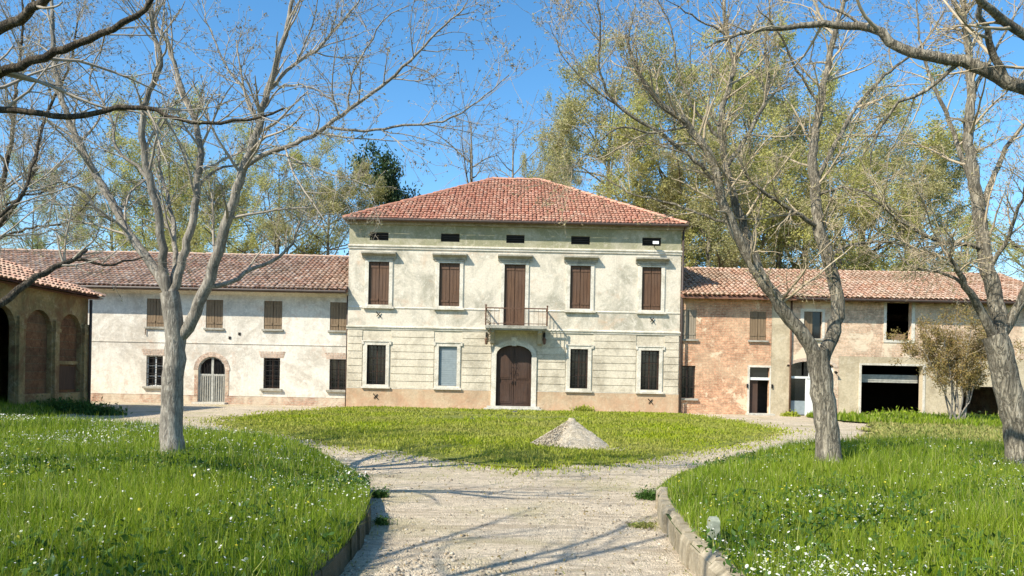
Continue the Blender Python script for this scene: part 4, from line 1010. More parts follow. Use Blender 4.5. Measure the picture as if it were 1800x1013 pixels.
def bare_tree(root, trunk, limbs, d0, barkm, twigm, budm, dens=1.0, tlen=1.0, bud=.011, buds=3, tmin=.0030, flare=1.6, lv1=(.5, 1.7), up=.12):
    """trunk/limbs: (pixels, dy, r_start, r_end[, d_start])"""
    Qs = []; Ps = []
    for i, (pix, dy, r0, r1, *rest) in enumerate([trunk] + limbs):
        dd = rest[0] if rest else d0; st = None
        if Qs:
            best = 1e9
            for Q_ in Qs:
                px_ = PX + F * (Q_[:, 0] * CR + (Q_[:, 2] - EYE) * SR) / Q_[:, 1]; py_ = PY - F * (-Q_[:, 0] * SR + (Q_[:, 2] - EYE) * CR) / Q_[:, 1]
                e_ = np.hypot(px_ - pix[0][0], py_ - pix[0][1]); k_ = e_.argmin()
                if e_[k_] < best: best = e_[k_]; st = Q_[k_]; dd = Q_[k_][1]
        Q, L = limb_path(pix, dd, dy, start=st); Qs.append(Q); n = len(Q); t = np.linspace(0, 1, n)
        rad = r0 * (1 - t) ** .85 + r1 * t ** .8 if i else r0 + (r1 - r0) * t
        if i: rad = rad * .88
        rad = np.maximum(rad, r1 * .8)
        if i == 0:
            rad = rad * (1 + (flare - 1) * np.exp(-t * L / .18)); 
            e = Q[-1] + (Q[-1] - Q[-2]) * .3
        V, Fq = tube_batch(Q[None], rad[None], 14 if r0 > .06 else 9, wob=.02)
        np_mesh('trunk' if i == 0 else 'limb', V, Fq, barkm, root, True)
        if i: Ps.append((Q, rad))
    T = []; l1P, l1R = [], []
    for Q, rad in Ps:
        a, r_ = kids(Q[None], rad[None], 2.3 * dens, 46, (lv1[0] * tlen, lv1[1] * tlen), .5, up, .10, 9, .18, tmin, .022)
        l1P.append(a); l1R.append(r_)
        n = len(Q) // 2
        a, r_ = kids(Q[None, n:], rad[None, n:], 2.0 * dens, 40, (.5 * tlen, 1.2 * tlen), .5, up, .11, 9, .4, tmin, .016)
        l1P.append(a); l1R.append(r_)
    P1, R1 = np.concatenate(l1P), np.concatenate(l1R)
    P2, R2 = kids(P1, R1, 4.2 * dens, 44, (.18, .75), .62, up * .7, .15, 6, .15, tmin, .008)
    P3, R3 = kids(P2, R2, 5.0 * dens, 42, (.08, .34), .7, up * .7, .16, 4, .2, tmin, .004)
    V, Fq = cat([tube_batch(P1, R1, 5), tube_batch(P2, R2, 4), tube_batch(P3, R3, 3)])
    o = np_mesh('crown', V, Fq, twigm, root, True); o['kind'] = 'stuff'
    pos = np.concatenate([P3[:, -1], P3[:, 2], P2[:, -1]]); pos = np.repeat(pos, buds, 0) + rng.normal(0, .016, (len(pos) * buds, 3))
    pos = pos[rng.uniform(0, 1, len(pos)) < .65]
    V, Fq = leaf_quads(pos, bud); o = np_mesh('buds', V, Fq, budm, root); o['kind'] = 'stuff'
    return len(P3)

d = 10.2
t1 = empty('bare_tree', 'pale smooth-barked bare tree standing in the left meadow', 'tree', at(303, 822, d), 'bare trees along the drive')
bare_tree(t1, ([(303,832),(303,800),(302,720),(303,660),(307,600),(303,555),(298,515)], 0, .152, .125),
 [([(300,530),(288,500),(255,450),(222,405),(196,355),(165,300),(122,212),(97,120),(92,10),(88,-60)], .9, .075, .018),
  ([(299,520),(286,470),(283,420),(272,350),(258,290),(250,235),(262,160),(284,110),(268,50),(262,-10),(255,-60)], -.6, .070, .016),
  ([(303,525),(318,470),(332,420),(345,335),(352,260),(338,200),(312,130),(296,80),(270,30),(262,-40)], .4, .068, .015),
  ([(300,520),(308,460),(306,400),(296,350),(282,300),(278,250),(262,200)], 1.2, .045, .010),
  ([(312,600),(330,575),(345,545),(372,480),(392,415),(412,350),(428,300),(446,250),(462,190),(478,140),(492,90),(510,20),(520,-40)], -.5, .095, .020),
  ([(428,302),(462,272),(520,252),(572,225),(630,180),(700,128),(760,65),(820,5)], -.8, .040, .008, 9.85),
  ([(575,226),(640,229),(700,222),(770,216),(832,182),(895,132)], -.3, .022, .006, 9.3),
  ([(378,520),(400,500),(440,476),(490,453),(515,425),(528,385)], .6, .040, .010, 10.1),
  ([(474,160),(500,128),(560,82),(620,15),(650,-30)], .5, .028, .009, 9.8),
  ([(612,190),(618,140),(650,75),(680,30),(720,10)], -.4, .016, .005, 9.4),
  ([(272,322),(240,290),(205,262),(192,200),(160,150),(162,118),(185,70)], 1.0, .030, .007, 10.1),
  ([(345,330),(375,300),(420,290),(445,285)], .8, .028, .006, 10.4),
  ([(480,262),(520,282),(560,300),(615,315),(660,330)], -1.0, .014, .004, 9.7),
  ([(455,225),(430,160),(400,120),(372,60),(355,0)], .8, .024, .006, 9.9),
  ([(215,395),(180,380),(150,340),(110,320),(70,330),(30,300)], -.6, .024, .006, 10.5),
  ([(450,215),(500,150),(560,160),(610,200)], -.9, .014, .004, 9.9)],
 d, M['bark_grey'], M['twig_grey'], M['bud'], 1.35)

d = 11.4
t2 = empty('bare_tree', 'furrowed leaning bare tree with forked trunk in the right meadow before the barn', 'tree', at(1457, 822, d), 'bare trees along the drive')
bare_tree(t2, ([(1459,832),(1456,800),(1452,740),(1446,690),(1441,645),(1437,615)], 0, .175, .165),
 [([(1440,640),(1420,600),(1388,560),(1355,512),(1322,462),(1292,405),(1268,350),(1258,300),(1242,262),(1205,215),(1160,180),(1120,120),(1100,60)], -.8, .125, .020),
  ([(1440,640),(1458,600),(1472,560),(1470,515),(1456,455),(1441,405),(1434,350),(1428,300),(1432,240),(1445,170),(1460,90),(1480,10),(1490,-40)], .5, .125, .024),
  ([(1352,512),(1330,460),(1300,380),(1284,320),(1272,270),(1268,200),(1290,120),(1275,50),(1272,-40)], .6, .080, .018, 11.0),
  ([(1262,322),(1225,286),(1170,240),(1112,205),(1068,165),(1052,110),(1055,50),(1050,-10)], -.9, .036, .008, 10.8),
  ([(1440,402),(1415,385),(1390,368),(1345,340),(1310,305),(1290,250)], -.8, .045, .010, 11.6),
  ([(1430,312),(1458,272),(1480,232),(1505,188),(1560,130),(1620,80),(1660,20)], .6, .045, .010, 11.7),
  ([(1280,300),(1320,230),(1350,160),(1345,80),(1360,-20)], .8, .045, .010, 11.2),
  ([(1110,205),(1060,170),(1015,130),(985,90),(965,40)], -.3, .016, .005, 10.2),
  ([(1205,215),(1150,235),(1090,225),(1040,262),(1000,300)], -.6, .020, .005, 10.8),
  ([(1290,400),(1240,380),(1190,360),(1140,350),(1090,330),(1050,300)], .8, .026, .006, 11.2),
  ([(1442,180),(1400,120),(1370,60),(1330,10)], -.6, .026, .007, 11.9),
  ([(1434,350),(1480,330),(1530,340),(1580,380),(1640,420)], -.5, .028, .006, 11.6),
  ([(1275,60),(1220,30),(1170,0)], -.5, .02, .006, 11.4),
  ([(1275,260),(1220,190),(1190,120),(1180,50),(1150,-10)], -.4, .030, .007, 11.2),
  ([(1456,452),(1500,430),(1560,425),(1610,440),(1650,470)], .5, .030, .007, 11.5)],
 d, M['bark_brown'], M['twig_tan'], M['bud_tan'], 1.55, up=.06)

d = 11.0
t3 = empty('bare_tree', 'thick leaning bare tree cut by the right edge of the photo', 'tree', at(1797, 840, d), 'bare trees along the drive')
bare_tree(t3, ([(1800,850),(1797,820),(1788,745),(1772,680),(1757,620),(1748,590)], 0, .205, .17),
 [([(1752,600),(1727,552),(1712,525),(1700,505),(1685,480),(1672,455),(1668,420)], -.5, .085, .018),
  ([(1752,605),(1760,570),(1750,530),(1738,480),(1728,425),(1720,370),(1710,310),(1703,230),(1706,150),(1700,70),(1690,-20)], .4, .130, .030),
  ([(1756,600),(1778,562),(1800,515),(1820,460),(1850,380)], -.4, .090, .020),
  ([(1722,380),(1742,320),(1775,250),(1805,212),(1850,150)], .6, .055, .012, 11.3),
  ([(1715,340),(1690,280),(1672,220),(1640,150),(1620,80),(1610,0)], .9, .045, .010, 11.2),
  ([(1728,430),(1700,430),(1650,425),(1600,400),(1560,370),(1520,340)], -.5, .040, .008, 11.1),
  ([(1740,480),(1760,440),(1778,400),(1800,340),(1810,280)], -.8, .040, .010, 11.2),
  ([(1705,170),(1740,110),(1770,50),(1800,0)], .3, .035, .009, 11.3),
  ([(1700,505),(1660,480),(1610,470),(1570,450),(1530,455)], .6, .028, .006, 10.6)],
 d, M['bark_brown'], M['twig_tan'], M['bud_tan'], 1.6, up=.06)

# trees that stand outside the frame and reach into it
d = 7.0
t4 = empty('bare_tree', 'bare tree just outside the left edge, its dark boughs crossing the top left corner', 'tree', at(-620, 900, d), 'bare trees along the drive')
bare_tree(t4, ([(-620,910),(-615,800),(-600,600),(-560,420),(-520,330)], 0, .20, .15),
 [([(-520,330),(-380,290),(-200,210),(0,130),(95,92),(190,55),(255,15),(300,-40)], -.6, .075, .018),
  ([(-520,330),(-400,260),(-200,150),(0,52),(60,18),(120,-20)], -1.0, .085, .03),
  ([(-520,340),(-300,240),(-120,195),(0,193),(130,203),(205,190),(262,190),(350,216),(455,206),(500,190)], -.2, .055, .010),
  ([(-560,420),(-350,480),(-150,500),(-20,540),(60,490),(130,455),(152,440)], 2.2, .08, .020),
  ([(128,457),(165,462),(190,468),(215,460),(252,452)], .2, .022, .008, 9.15),
  ([(-100,470),(0,378),(40,340),(62,280),(80,205)], .9, .030, .007, 8.6)],
 d, M['bark_dark'], M['twig_grey'], M['bud'], .8)
d = 7.5
t5 = empty('bare_tree', 'bare tree just outside the right edge, its curved bough crossing the top right corner', 'tree', at(2350, 900, d), 'bare trees along the drive')
bare_tree(t5, ([(2350,930),(2345,780),(2320,560),(2260,400),(2200,320)], 0, .21, .16),
 [([(2200,320),(2000,220),(1800,155),(1765,142),(1700,112),(1600,92),(1545,55),(1500,42),(1400,46),(1300,60),(1240,85)], .6, .115, .010),
  ([(1768,143),(1745,90),(1728,45),(1722,10),(1735,-30)], -.4, .045, .018, 7.8),
  ([(1700,115),(1660,132),(1622,160),(1582,180),(1560,205),(1535,250),(1530,290)], .5, .026, .007, 7.85),
  ([(2200,320),(2000,150),(1800,60),(1745,20),(1700,-20)], -.6, .09, .03),
  ([(1540,55),(1480,25),(1420,-10)], .4, .02, .007, 8.0)],
 d, M['bark_brown'], M['twig_tan'], M['bud_tan'], .8, up=.05)
d = 13.0
t6 = empty('bare_tree', 'slender bare tree beyond the left edge, its thin twigs filling the sky above the outbuilding', 'tree', at(-110, 760, d), 'bare trees along the drive')
bare_tree(t6, ([(-110,790),(-108,700),(-100,600),(-90,520)], 0, .15, .11),
 [([(-90,530),(-60,450),(-30,380),(0,330),(20,250),(28,150),(40,50),(40,-20)], .4, .06, .014),
  ([(-90,530),(-40,440),(20,370),(60,300),(75,220),(120,120),(140,20)], -.5, .05, .012),
  ([(-70,470),(0,420),(60,400),(120,390),(170,340)], -.6, .03, .008),
  ([(-90,540),(-140,420),(-150,260),(-120,100),(-100,-40)], .2, .05, .014),
  ([(-30,380),(40,345),(95,330),(140,305),(160,270)], .6, .022, .006)],
 d, M['bark_dark'], M['twig_grey'], M['bud'], 1.9)
# one more tree behind the photographer: only its shadow shows on the drive
t7 = empty('bare_tree', 'bare tree beside the photographer on the left, whose shadow falls across the drive', 'tree', (-5.2, .8, 0), 'bare trees along the drive')
def world_tree(root, x, y, h, barkm, twigm, budm, seed, nl=6):
    rs = np.random.default_rng(seed)
    P0 = np.array([(x, y, -.05), (x + .03, y, h * .15), (x + .08, y + .05, h * .3)]); Q, L = catmull(P0, 14)
    V, f = tube_batch(Q[None], (.19 - .05 * np.linspace(0, 1, 14))[None], 12, .03); np_mesh('trunk', V, f, barkm, root, True)
    top = Q[-1]; PP = []
    for i in range(nl):
        a = 6.283 * i / nl + rs.uniform(-.3, .3); o = np.array([math.cos(a), math.sin(a), 0]); sp = rs.uniform(.25, .5) * h
        pts = [top - (0, 0, .1)] + [top + o * sp * t_ ** 1.1 + np.array([0, 0, h * .66 * t_ ** .9]) + rs.normal(0, .12, 3) for t_ in (.25, .5, .75, 1)]
        Q, L = catmull(pts, 26); rad = .055 * (1 - np.linspace(0, 1, 26)) ** .8 + .008
        V, f = tube_batch(Q[None], rad[None], 9, .03); np_mesh('limb', V, f, barkm, root, True); PP.append((Q, rad))
    l1 = [kids(Q[None], r_[None], 2.6, 46, (.6, 1.9), .5, .1, .10, 8, .2, .004, .02) for Q, r_ in PP]
    P1, R1 = np.concatenate([a for a, b_ in l1]), np.concatenate([b_ for a, b_ in l1])
    P2, R2 = kids(P1, R1, 3.4, 44, (.3, 1.0), .6, .08, .15, 5, .15, .004, .008)
    V, f = cat([tube_batch(P1, R1, 4), tube_batch(P2, R2, 3)]); o = np_mesh('crown', V, f, twigm, root, True); o['kind'] = 'stuff'
world_tree(t7, -5.2, .8, 8.4, M['bark_dark'], M['twig_grey'], M['bud'], 4, nl=9)

# ---- trees behind the buildings: prototypes, then copies sharing their meshes
def proto(kind, seed, h, leafm, nleaf, lsz, barkm, twigm, spread=.42, bare=False, dark=False):
    global rng
    keep = rng; rng = np.random.default_rng(seed)
    parts = []
    root = empty(kind, None, None, (0, 0, 0))
    Q, L = catmull([(0, 0, -.1), (.1, 0, h * .2), (-.1, .1, h * .42), (.1, 0, h * .7), (0, .1, h * .92)], 24); rad = .26 * (1 - np.linspace(0, 1, 24)) ** .8 * h / 16 + .02
    V, f = tube_batch(Q[None], rad[None], 10, .03); np_mesh('trunk', V, f, barkm, root, True)
    P1, R1 = kids(Q[None], rad[None], 2.4 * 16 / h, 66, (h * spread * .45, h * spread), .5, .11, .09, 9, .16, .02, .09)
    P2, R2 = kids(P1, R1, 1.1, 42, (h * .06, h * .16), .5, .12, .13, 6, .2, .012, .03)
    P3, R3 = kids(P2, R2, 2.4, 45, (.5, 1.9), .5, .10, .15, 5, .2, .007, .012)
    P4, R4 = kids(P3, R3, 2.4, 42, (.3, .9), .6, .10, .15, 3, .2, .006, .008)
    V, f = cat([tube_batch(P1, R1, 6), tube_batch(P2, R2, 4)]); o = np_mesh('limbs', V, f, barkm, root, True); o['kind'] = 'stuff'
    V, f = cat([tube_batch(P3, R3, 3), tube_batch(P4, R4, 3)]); o = np_mesh('twigs', V, f, twigm, root, True); o['kind'] = 'stuff'
    if nleaf:
        src = np.concatenate([P4.reshape(-1, 3), P3[:, 2:].reshape(-1, 3)]); i = rng.integers(0, len(src), nleaf)
        pos = src[i] + rng.normal(0, .16 if not dark else .25, (nleaf, 3))
        V, f = leaf_quads(pos, lsz, .2, 1.35); o = np_mesh('crown', V, f, leafm, root); o['kind'] = 'stuff'
    rng = keep
    return root
def copy_tree(src, loc, rz, s, label, cat_, group):
    o = src.copy(); C.objects.link(o); o.location = loc; o.rotation_euler = (0, 0, rz); o.scale = s; tag(o, label, cat_, group)
    for ch in src.children:
        c = ch.copy(); C.objects.link(c); c.parent = o
    return o
pA = proto('budding_tree', 11, 16, M['leaf_spring'], 54000, .047, M['bark_brown'], M['twig_far'], .52)
pB = proto('budding_tree', 12, 16, M['leaf_olive'], 48000, .045, M['bark_brown'], M['twig_far'], .54)
pC = proto('leafless_tree', 13, 12, None, 0, .05, M['bark_brown'], M['twig_far'], .42)
pD = proto('evergreen_tree', 14, 12, M['leaf_dark'], 30000, .085, M['bark_dark'], M['twig_far'], .40, dark=True)
G = 'budding trees behind the buildings'
def put(src, px, ytop, d, h0, rz, sx, label, cat_='tree', group=G, first=[set()]):
    top = at(px, ytop, d); s = (top.z) / h0; loc = (top.x, d, 0); sc3 = (s * sx, s * sx, s)
    if src.name not in first[0]:
        first[0].add(src.name); src.location = loc; src.rotation_euler = (0, 0, rz); src.scale = sc3; tag(src, label, cat_, group); return src
    return copy_tree(src, loc, rz, sc3, label, cat_, group)
put(pA, 490, 285, 50, 15.2, 0, .9, 'yellow-green budding tree behind the left wing, just left of the dark evergreen')
put(pA, 300, 232, 56, 15.2, 2, .85, 'tall yellow-green budding tree above the left wing roof, behind the pale tree')
put(pB, 395, 300, 52, 15.2, 1, .9, 'olive budding tree between the two yellow-green ones above the left wing roof')
put(pB, 580, 335, 50, 15.2, 4, .9, 'low olive budding tree whose crown touches the villa roof on its left side')
put(pB, 200, 340, 58, 15.2, 3, .8, 'leftmost olive budding tree behind the left wing roof')
put(pD, 678, 300, 54, 11.6, 0, .62, 'dark evergreen tree rising behind the left end of the villa roof', group='trees behind the villa')
put(pC, 828, 188, 50, 11.6, 0, .75, 'leafless tree rising right behind the ridge of the villa roof', group='trees behind the villa')
put(pC, 905, 215, 55, 11.6, 2.2, .7, 'thin leafless tree to the right behind the villa ridge', group='trees behind the villa')
put(pB, 965, 262, 60, 15.2, 5, .5, 'small sparse budding tree at the right shoulder of the villa roof')
put(pB, 1075, 175, 50, 15.2, 2.6, .86, 'tall olive budding tree behind the right slope of the villa roof')
put(pA, 1185, 175, 48, 15.2, 4.1, .9, 'broad yellow-green budding tree behind the right corner of the villa')
put(pA, 1320, 150, 50, 15.2, 1.1, .95, 'yellow-green budding tree behind the barn roof near the forked tree')
put(pB, 1425, 165, 52, 15.2, .3, .9, 'olive budding tree behind the barn roof, between two greener crowns')
put(pA, 1520, 205, 50, 15.2, 5.4, .95, 'yellow-green budding tree behind the barn above its hayloft opening')
put(pB, 1600, 300, 46, 15.2, 3.7, .9, 'low olive budding tree behind the right part of the barn roof')
put(pA, 1690, 420, 42, 15.2, 2.9, 1.1, 'low bright green tree behind the barn, near the thick leaning trunk')
put(pA, 1130, 330, 46, 15.2, .8, 1.0, 'low yellow-green tree filling the gap at the right corner of the villa roof')
put(pB, 1250, 300, 44, 15.2, 1.9, 1.0, 'low olive tree close behind the left part of the barn roof')
put(pA, 1480, 330, 44, 15.2, 3.3, 1.0, 'low yellow-green tree close behind the middle of the barn roof')
put(pB, 1370, 320, 45, 15.2, 5.0, 1.0, 'low olive tree close behind the barn roof, left of its middle')
put(pA, 60, 330, 60, 15.2, 4.6, .6, 'sparse yellow-green tree far behind the arcaded outbuilding')
put(pC, 1850, 200, 48, 11.6, 1.3, .9, 'leafless tree beyond the far right end of the barn', group='trees behind the villa')

# ------------------------------------------------------------------ shrub before the barn
d = 27.8; sb = at(1685, 748, d); shr = empty('shrub', 'tall many-stemmed shrub with small brownish leaves in front of the barn', 'shrub', (sb.x, d, 0))
St = []
for (px, py, dy, r0) in ((1600,600,-.5,.035), (1625,575,.5,.035), (1655,560,-.3,.04), (1680,555,.4,.04), (1710,565,-.6,.04), (1735,590,.4,.035), (1762,610,-.3,.03), (1770,650,.2,.03), (1592,635,.3,.03), (1745,575,.6,.03), (1668,600,.9,.03)):
    mid = (1685 + (px - 1685) * .35 + random.uniform(-8, 8), 660)
    Q, L = limb_path([(1685 + random.uniform(-18, 18), 750), (1685 + (px - 1685) * .2 + random.uniform(-6, 6), 705), mid, ((mid[0] + px) / 2, 620), (px, py)], d, dy, 14); rad = np.linspace(r0, .008, 14)
    V, f = tube_batch(Q[None], rad[None], 7, .03); np_mesh('stem', V, f, M['bark_grey'], shr, True); St.append((Q, rad))
l1 = [kids(Q[None], r_[None], 4.5, 40, (.5, 1.4), .5, .15, .12, 6, .3, .005, .012) for Q, r_ in St]
P1, R1 = np.concatenate([a for a, b_ in l1]), np.concatenate([b_ for a, b_ in l1])
P2, R2 = kids(P1, R1, 5, 44, (.15, .6), .6, .1, .15, 4, .1, .004, .006)
V, f = cat([tube_batch(P1, R1, 4), tube_batch(P2, R2, 3)]); o = np_mesh('twigs', V, f, M['twig_tan'], shr, True); o['kind'] = 'stuff'
src = P2[:, 1:].reshape(-1, 3); pos = src[rng.integers(0, len(src), 26000)] + rng.normal(0, .07, (26000, 3)); V, f = leaf_quads(pos, .026, 0, 1.4)
o = np_mesh('leaves', V, f, M['leaf_brown'], shr); o['kind'] = 'stuff'
# dry creeper on the left corner of the balcony railing
v = empty('creeper', 'thin dried creeper clinging to the left corner of the balcony railing', 'creeper', at(858, 575, BY))
Q, L = limb_path([(856, 600), (862, 580), (857, 560), (860, 545)], BY + .0, .02, 12); V, f = tube_batch(Q[None], np.full((1, 12), .012), 5); np_mesh('stem', V, f, M['rust'], v, True)
src_ = Q[rng.integers(0, 12, 170)] + rng.normal(0, 1, (170, 3)) * np.array([.07, .05, .07]); V, f = leaf_quads(src_, .024); o = np_mesh('leaves', V, f, M['vine'], v); o['kind'] = 'stuff'
# wrought iron lanterns on both sides of the portal
for px in (855, 957):
    c = at(px, 598, VY - .3); b = MB()
    b.tube([(c.x, VY - .05, c.z + .28), (c.x, VY - .18, c.z + .36), (c.x, VY - .30, c.z + .30), (c.x, VY - .30, c.z + .12)], .016, 6)
    b.tube([(c.x, VY - .05, c.z + .05), (c.x, VY - .14, c.z + .12), (c.x, VY - .16, c.z + .24)], .013, 6)
    b.box(c.x - .05, c.x + .05, VY - .06, VY - .047, c.z - .02, c.z + .34)
    ln_ = b.build('wall_lantern', M['iron'], villa)
    MB().tube([(c.x, VY - .30, c.z - .20), (c.x, VY - .30, c.z - .17), (c.x, VY - .30, c.z + .04), (c.x, VY - .30, c.z + .12)], [.03, .06, .095, .02], 6).build('lantern_body', M['rust'], ln_)

# ------------------------------------------------------------------ grass
def blades(x, y, z, h, wd, lean=.35):
    n = len(x); th = rng.uniform(0, 6.283, n); la = rng.uniform(0, 6.283, n); lm = np.abs(rng.normal(0, lean, n)) * h
    cx, cy = np.cos(th) * wd / 2, np.sin(th) * wd / 2; lx, ly = np.cos(la) * lm, np.sin(la) * lm
    V = np.zeros((n, 5, 3)); P0 = np.stack([x, y, z - .01], 1)
    V[:, 0] = P0 - np.stack([cx, cy, 0 * x], 1); V[:, 1] = P0 + np.stack([cx, cy, 0 * x], 1)
    m = P0 + np.stack([lx * .3, ly * .3, h * .55], 1); V[:, 2] = m + np.stack([cx, cy, 0 * x], 1) * .8; V[:, 3] = m - np.stack([cx, cy, 0 * x], 1) * .8
    V[:, 4] = P0 + np.stack([lx, ly, h * np.sqrt(np.clip(1 - (lm / h) ** 2 * .5, .3, 1))], 1)
    i = np.arange(n)[:, None] * 5; return V.reshape(-1, 3), i + np.array([[0, 1, 2, 3]]), i + np.array([[3, 2, 4]])
def scatter(poly, zf, dens, y0, y1, side=1.0, p=1.4, ref=6.0):
    xs, ys = [], []
    y = y0
    while y < y1:
        st = .5; yc = y + st / 2; hw = .72 * yc + 1.0; rho = dens * min(1, (ref / yc)) ** p; n = int(rho * 2 * hw * st)
        xs.append(rng.uniform(-hw, hw, n)); ys.append(rng.uniform(y, y + st, n)); y += st
    x, y = np.concatenate(xs), np.concatenate(ys); k = inside(x, y, poly); x, y = x[k], y[k]
    return x, y, zf(x, y)
def grass(name, poly, zf, dens, y0, y1, h, wd, mat, label, edge=None, ref=6.0, p=1.4, lean=.35, thin=None):
    x, y, z = scatter(poly, zf, dens, y0, y1, ref=ref, p=p)
    if thin: k = thin(x, y); x, y, z = x[k], y[k], z[k]
    n = len(x); hm = h * (1 + .30 * fbm(x, y, 1.6, 41) + .30 * fbm(x, y, 5.5, 43)) * rng.gamma(7, 1 / 7, n)
    if edge is not None: hm = hm * (.35 + .65 * sst(edge_dist(x, y, edge) / .5))
    hm = np.maximum(hm, .015)
    V, fq, ft = blades(x, y, z, hm, wd * np.maximum(1, y / 7.0) * rng.uniform(.6, 1.4, n), lean)
    o = np_mesh(name, V, fq, mat, None, False, ft); tag(o, label, 'grass', kind='stuff'); return n
zl = lambda x, y: bed_z(x, y, EDGE_LB); zr_ = lambda x, y: bed_z(x, y, EDGE_RB)
cnt = 0
cnt += grass('meadow_grass', LB, zl, 5000, 3.9, 28, .135, .0056, M['grass'], 'tall green meadow grass to the left of the drive', edge=EDGE_LB)
kt = lambda x, y: (edge_dist(x, y, KR) > .10) & (np.hypot(x - 1.72, (y - 6.0) * .7) > .14)
cnt += grass('meadow_grass', RB, zr_, 5000, 3.9, 19, .135, .0056, M['grass'], 'tall green meadow grass to the right of the drive', edge=EDGE_RB, thin=kt)
cnt += grass('lawn_grass', ISL, isl_z, 900, 12, 32.3, .055, .012, M['lawn_grass'], 'short yellowish lawn grass in front of the villa', edge=ISL, ref=14, p=1.0, lean=.6,
             thin=lambda x, y: rng.uniform(0, 1, len(x)) > .9 * np.clip(1.4 - np.hypot((x + 1.0) / 3.2, (y - 26.5) / 3.5) + .5 * fbm(x, y, 1.7, 91), 0, 1) + .25 * (fbm(x, y, .8, 92) > .3))
def near_isl(x, y):
    e = edge_dist(x, y, ISL); return (~inside(x, y, ISL)) & (rng.uniform(0, 1, len(x)) < np.exp(-e / .28)) & ~inside(x, y, LB) & ~inside(x, y, RB) & (y < 32.8)
BOX = [(-14, 9), (14, 9), (14, 33), (-14, 33)]
cnt += grass('lawn_fringe', BOX, lambda x, y: drive_z(x, y) + .002, 700, 11, 32.3, .05, .012, M['lawn_grass'], 'ragged short grass creeping from the lawn over the gravel', ref=14, p=1.0, lean=.7, thin=near_isl)
cnt += grass('verge_grass', RG, flat_z, 420, 24, 33, .17, .013, M['grass'], 'taller green grass growing along the foot of the barn', ref=26)
cnt += grass('dry_grass', DRY, flat_z, 420, 18, 28, .09, .014, M['dry_grass'], 'thin yellowish grass between the right meadow and the barn', ref=20, lean=.7)
# broad leaves low in the meadow
for poly, zf, lab in ((LB, zl, 'left'), (RB, zr_, 'right')):
    x, y, z = scatter(poly, zf, 380, 3.9, 14); k = fbm(x, y, 1.1, 55) > .0; x, y, z = x[k], y[k], z[k]
    V, f = leaf_quads(np.stack([x, y, z + rng.uniform(.03, .15, len(x))], 1), .022, .0, 1.5)
    tag(np_mesh('meadow_herbs', V, f, M['weed'], None), 'low broad-leaved herbs among the grass of the %s meadow' % lab, 'herbs', kind='stuff')
# sparse weeds on the drive
x = rng.uniform(-5, 5, 9000); y = rng.uniform(4.2, 15, 9000); k = ((fbm(x, y, 1.0, 61) + .35 * np.exp(-(x - .15) ** 2 / .12) + rng.normal(0, .25, 9000)) > .62) & ~inside(x, y, LB) & ~inside(x, y, RB) & ~inside(x, y, ISL)
e = np.minimum(edge_dist(x, y, KL + LBX), edge_dist(x, y, KR + RBX)); k |= (e < .16 + .1 * rng.normal(size=9000)) & ~inside(x, y, LB) & ~inside(x, y, RB)
x, y = x[k], y[k]; V, fq, ft = blades(x, y, drive_z(x, y), rng.uniform(.015, .06, len(x)), np.full(len(x), .010), .8)
tag(np_mesh('drive_weeds', V, fq, M['dry_grass'], None, False, ft), 'sparse short weeds growing through the gravel drive', 'weeds', kind='stuff')
# dead leaves and bits of twig lying on the drive
n = 2600; x = rng.uniform(-4, 4, n); y = rng.uniform(4.2, 14, n); k = ~inside(x, y, LB) & ~inside(x, y, RB) & ~inside(x, y, ISL); x, y = x[k], y[k]
V, f = leaf_quads(np.stack([x, y, drive_z(x, y) + .012], 1), .011, -.0, 1.5); V[:, 2] = np.maximum(V[:, 2], .004)
tag(np_mesh('leaf_litter', V, f, M['leaf_brown'], None), 'small dead leaves lying on the gravel drive', 'dead leaves', kind='stuff')
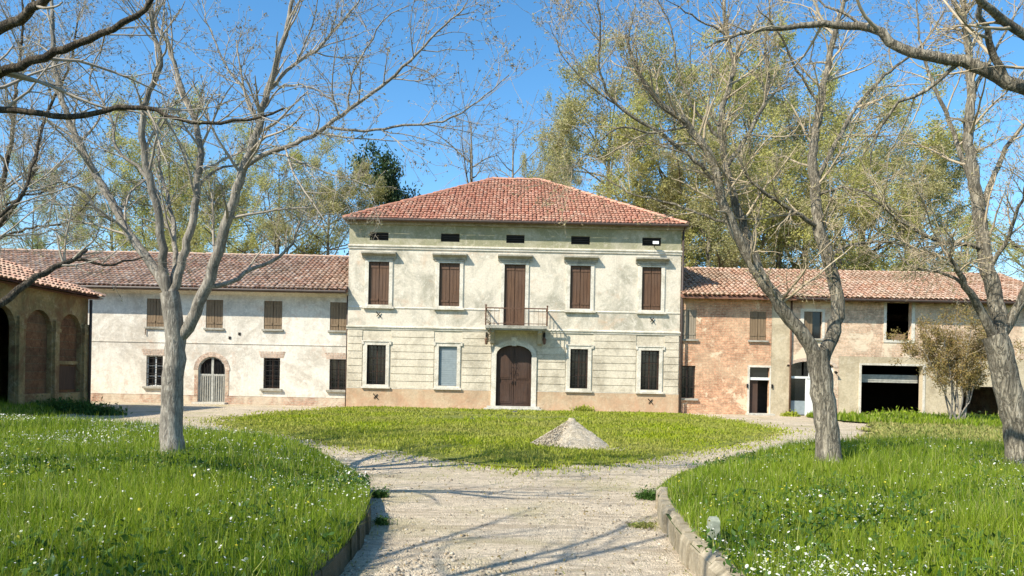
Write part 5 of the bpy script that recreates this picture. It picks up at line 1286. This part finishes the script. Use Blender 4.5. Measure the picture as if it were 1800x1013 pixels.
# flowers
def flowers(name, x, y, z, s, mat, label, cat_):
    n = len(x); k = 7; a = np.arange(k) / k * 6.283; tl = rng.normal(0, .45, (n, 2))
    px_ = np.cos(a)[None] * s[:, None]; py_ = np.sin(a)[None] * s[:, None]; pz_ = px_ * tl[:, :1] + py_ * tl[:, 1:]
    V = np.stack([px_ + x[:, None], py_ + y[:, None], pz_ + z[:, None]], -1); cpt = np.stack([x, y, z + s * .55], 1)[:, None]
    V = np.concatenate([V, cpt], 1).reshape(-1, 3); i = np.arange(n)[:, None, None] * (k + 1); q = np.arange(k)
    f = np.stack([q, (q + 1) % k, np.full(k, k)], 1)[None]; tag(np_mesh(name, V, (i + f).reshape(-1, 3), mat), label, cat_, kind='stuff')
for poly, zf, sd, lab in ((LB, zl, 71, 'left'), (RB, zr_, 72, 'right')):
    x, y, z = scatter(poly, zf, 1200, 3.9, 17, p=.9); c_ = fbm(x, y, 1.3, sd); c2 = fbm(x, y, .45, sd + 5)
    pr = np.clip((c_ + c2 * .6 + .1) * .8, .07, .9) * (.40 if lab == 'right' else .62) * np.clip(1.5 - y / 16, .15, 1)
    if lab == 'right': pr = pr + .8 * np.clip(1.2 - np.hypot(x - 2.05, (y - 4.7) * .9) / .6 + .5 * fbm(x, y, 3.5, 81), 0, 1) 
    k = rng.uniform(0, 1, len(x)) < pr; x, y, z = x[k], y[k], z[k]
    flowers('daisies', x, y, z + rng.uniform(.09, .20, len(x)), np.minimum(rng.gamma(4, .0014, len(x)), .017) * np.maximum(1, y / 10), M['petal'], 'small white wild flowers scattered in the %s meadow' % lab, 'flowers')
    x, y, z = scatter(poly, zf, 5, 3.9, 16, p=.9); flowers('dandelions', x, y, z + rng.uniform(.10, .22, len(x)), rng.uniform(.007, .012, len(x)), M['yellow'], 'tiny yellow wild flowers dotted in the %s meadow' % lab, 'flowers')
# leafy weeds at the kerb ends and villa foot
def weed(px, py, d, w_, h_, n, label, mat=None, kind_='weed_clump'):
    c = at(px, py, d); root = empty(kind_, label, 'weeds', (c.x, d, 0)); 
    x = c.x + rng.normal(0, w_ * .4, n); y = d + rng.normal(0, w_ * .3, n); V, fq, ft = blades(x, y, 0 * x + .0, rng.uniform(.3, 1.1, n) * h_, np.full(n, .006 * d / 6), .7); o = np_mesh('blades', V, fq, mat or M['weed'], root, False, ft); o['kind'] = 'stuff'
    ps = np.stack([c.x + rng.normal(0, w_ * .42, n), d + rng.normal(0, w_ * .3, n), np.abs(rng.normal(0, h_ * .4, n)) + .01], 1); V, f = leaf_quads(ps, .012 * d / 8); o = np_mesh('leaves', V, f, mat or M['weed'], root); o['kind'] = 'stuff'
weed(1146, 872, 9.5, .22, .14, 500, 'dark green weed clump on the gravel at the far end of the right kerb')
weed(668, 862, 9.2, .12, .12, 250, 'small dark weed clump where the left kerb ends')
weed(672, 905, 7.6, .10, .08, 160, 'thin weeds growing at the foot of the left kerb')
weed(1130, 925, 7.7, .16, .05, 300, 'low brownish weeds on the gravel beside the right kerb', M['dry_grass'])
weed(1025, 722, 31.8, .45, .30, 500, 'mossy green clump at the foot of the villa plinth right of the portal', M['lawn_grass'])
weed(1390, 738, 32.4, .35, .22, 250, 'weeds at the foot of the barn pier by its glazed door', M['lawn_grass'])
weed(1575, 735, 30.0, 1.3, .42, 1100, 'tall grass clump in front of the first garage opening', M['grass'], 'grass_clump')
weed(1715, 742, 29.5, 1.2, .38, 900, 'tall grass clump under the brown shrub by the barn', M['grass'], 'grass_clump')
weed(110, 735, 24.8, 1.3, .5, 1500, 'dark tall weeds at the foot of the arcaded outbuilding')
weed(180, 735, 24.0, .7, .35, 600, 'shaded weeds right of the outbuilding corner')
print('blades', cnt, 'tris', sum(len(o.data.loop_triangles) or sum(max(0, len(p.vertices) - 2) for p in []) for o in []))
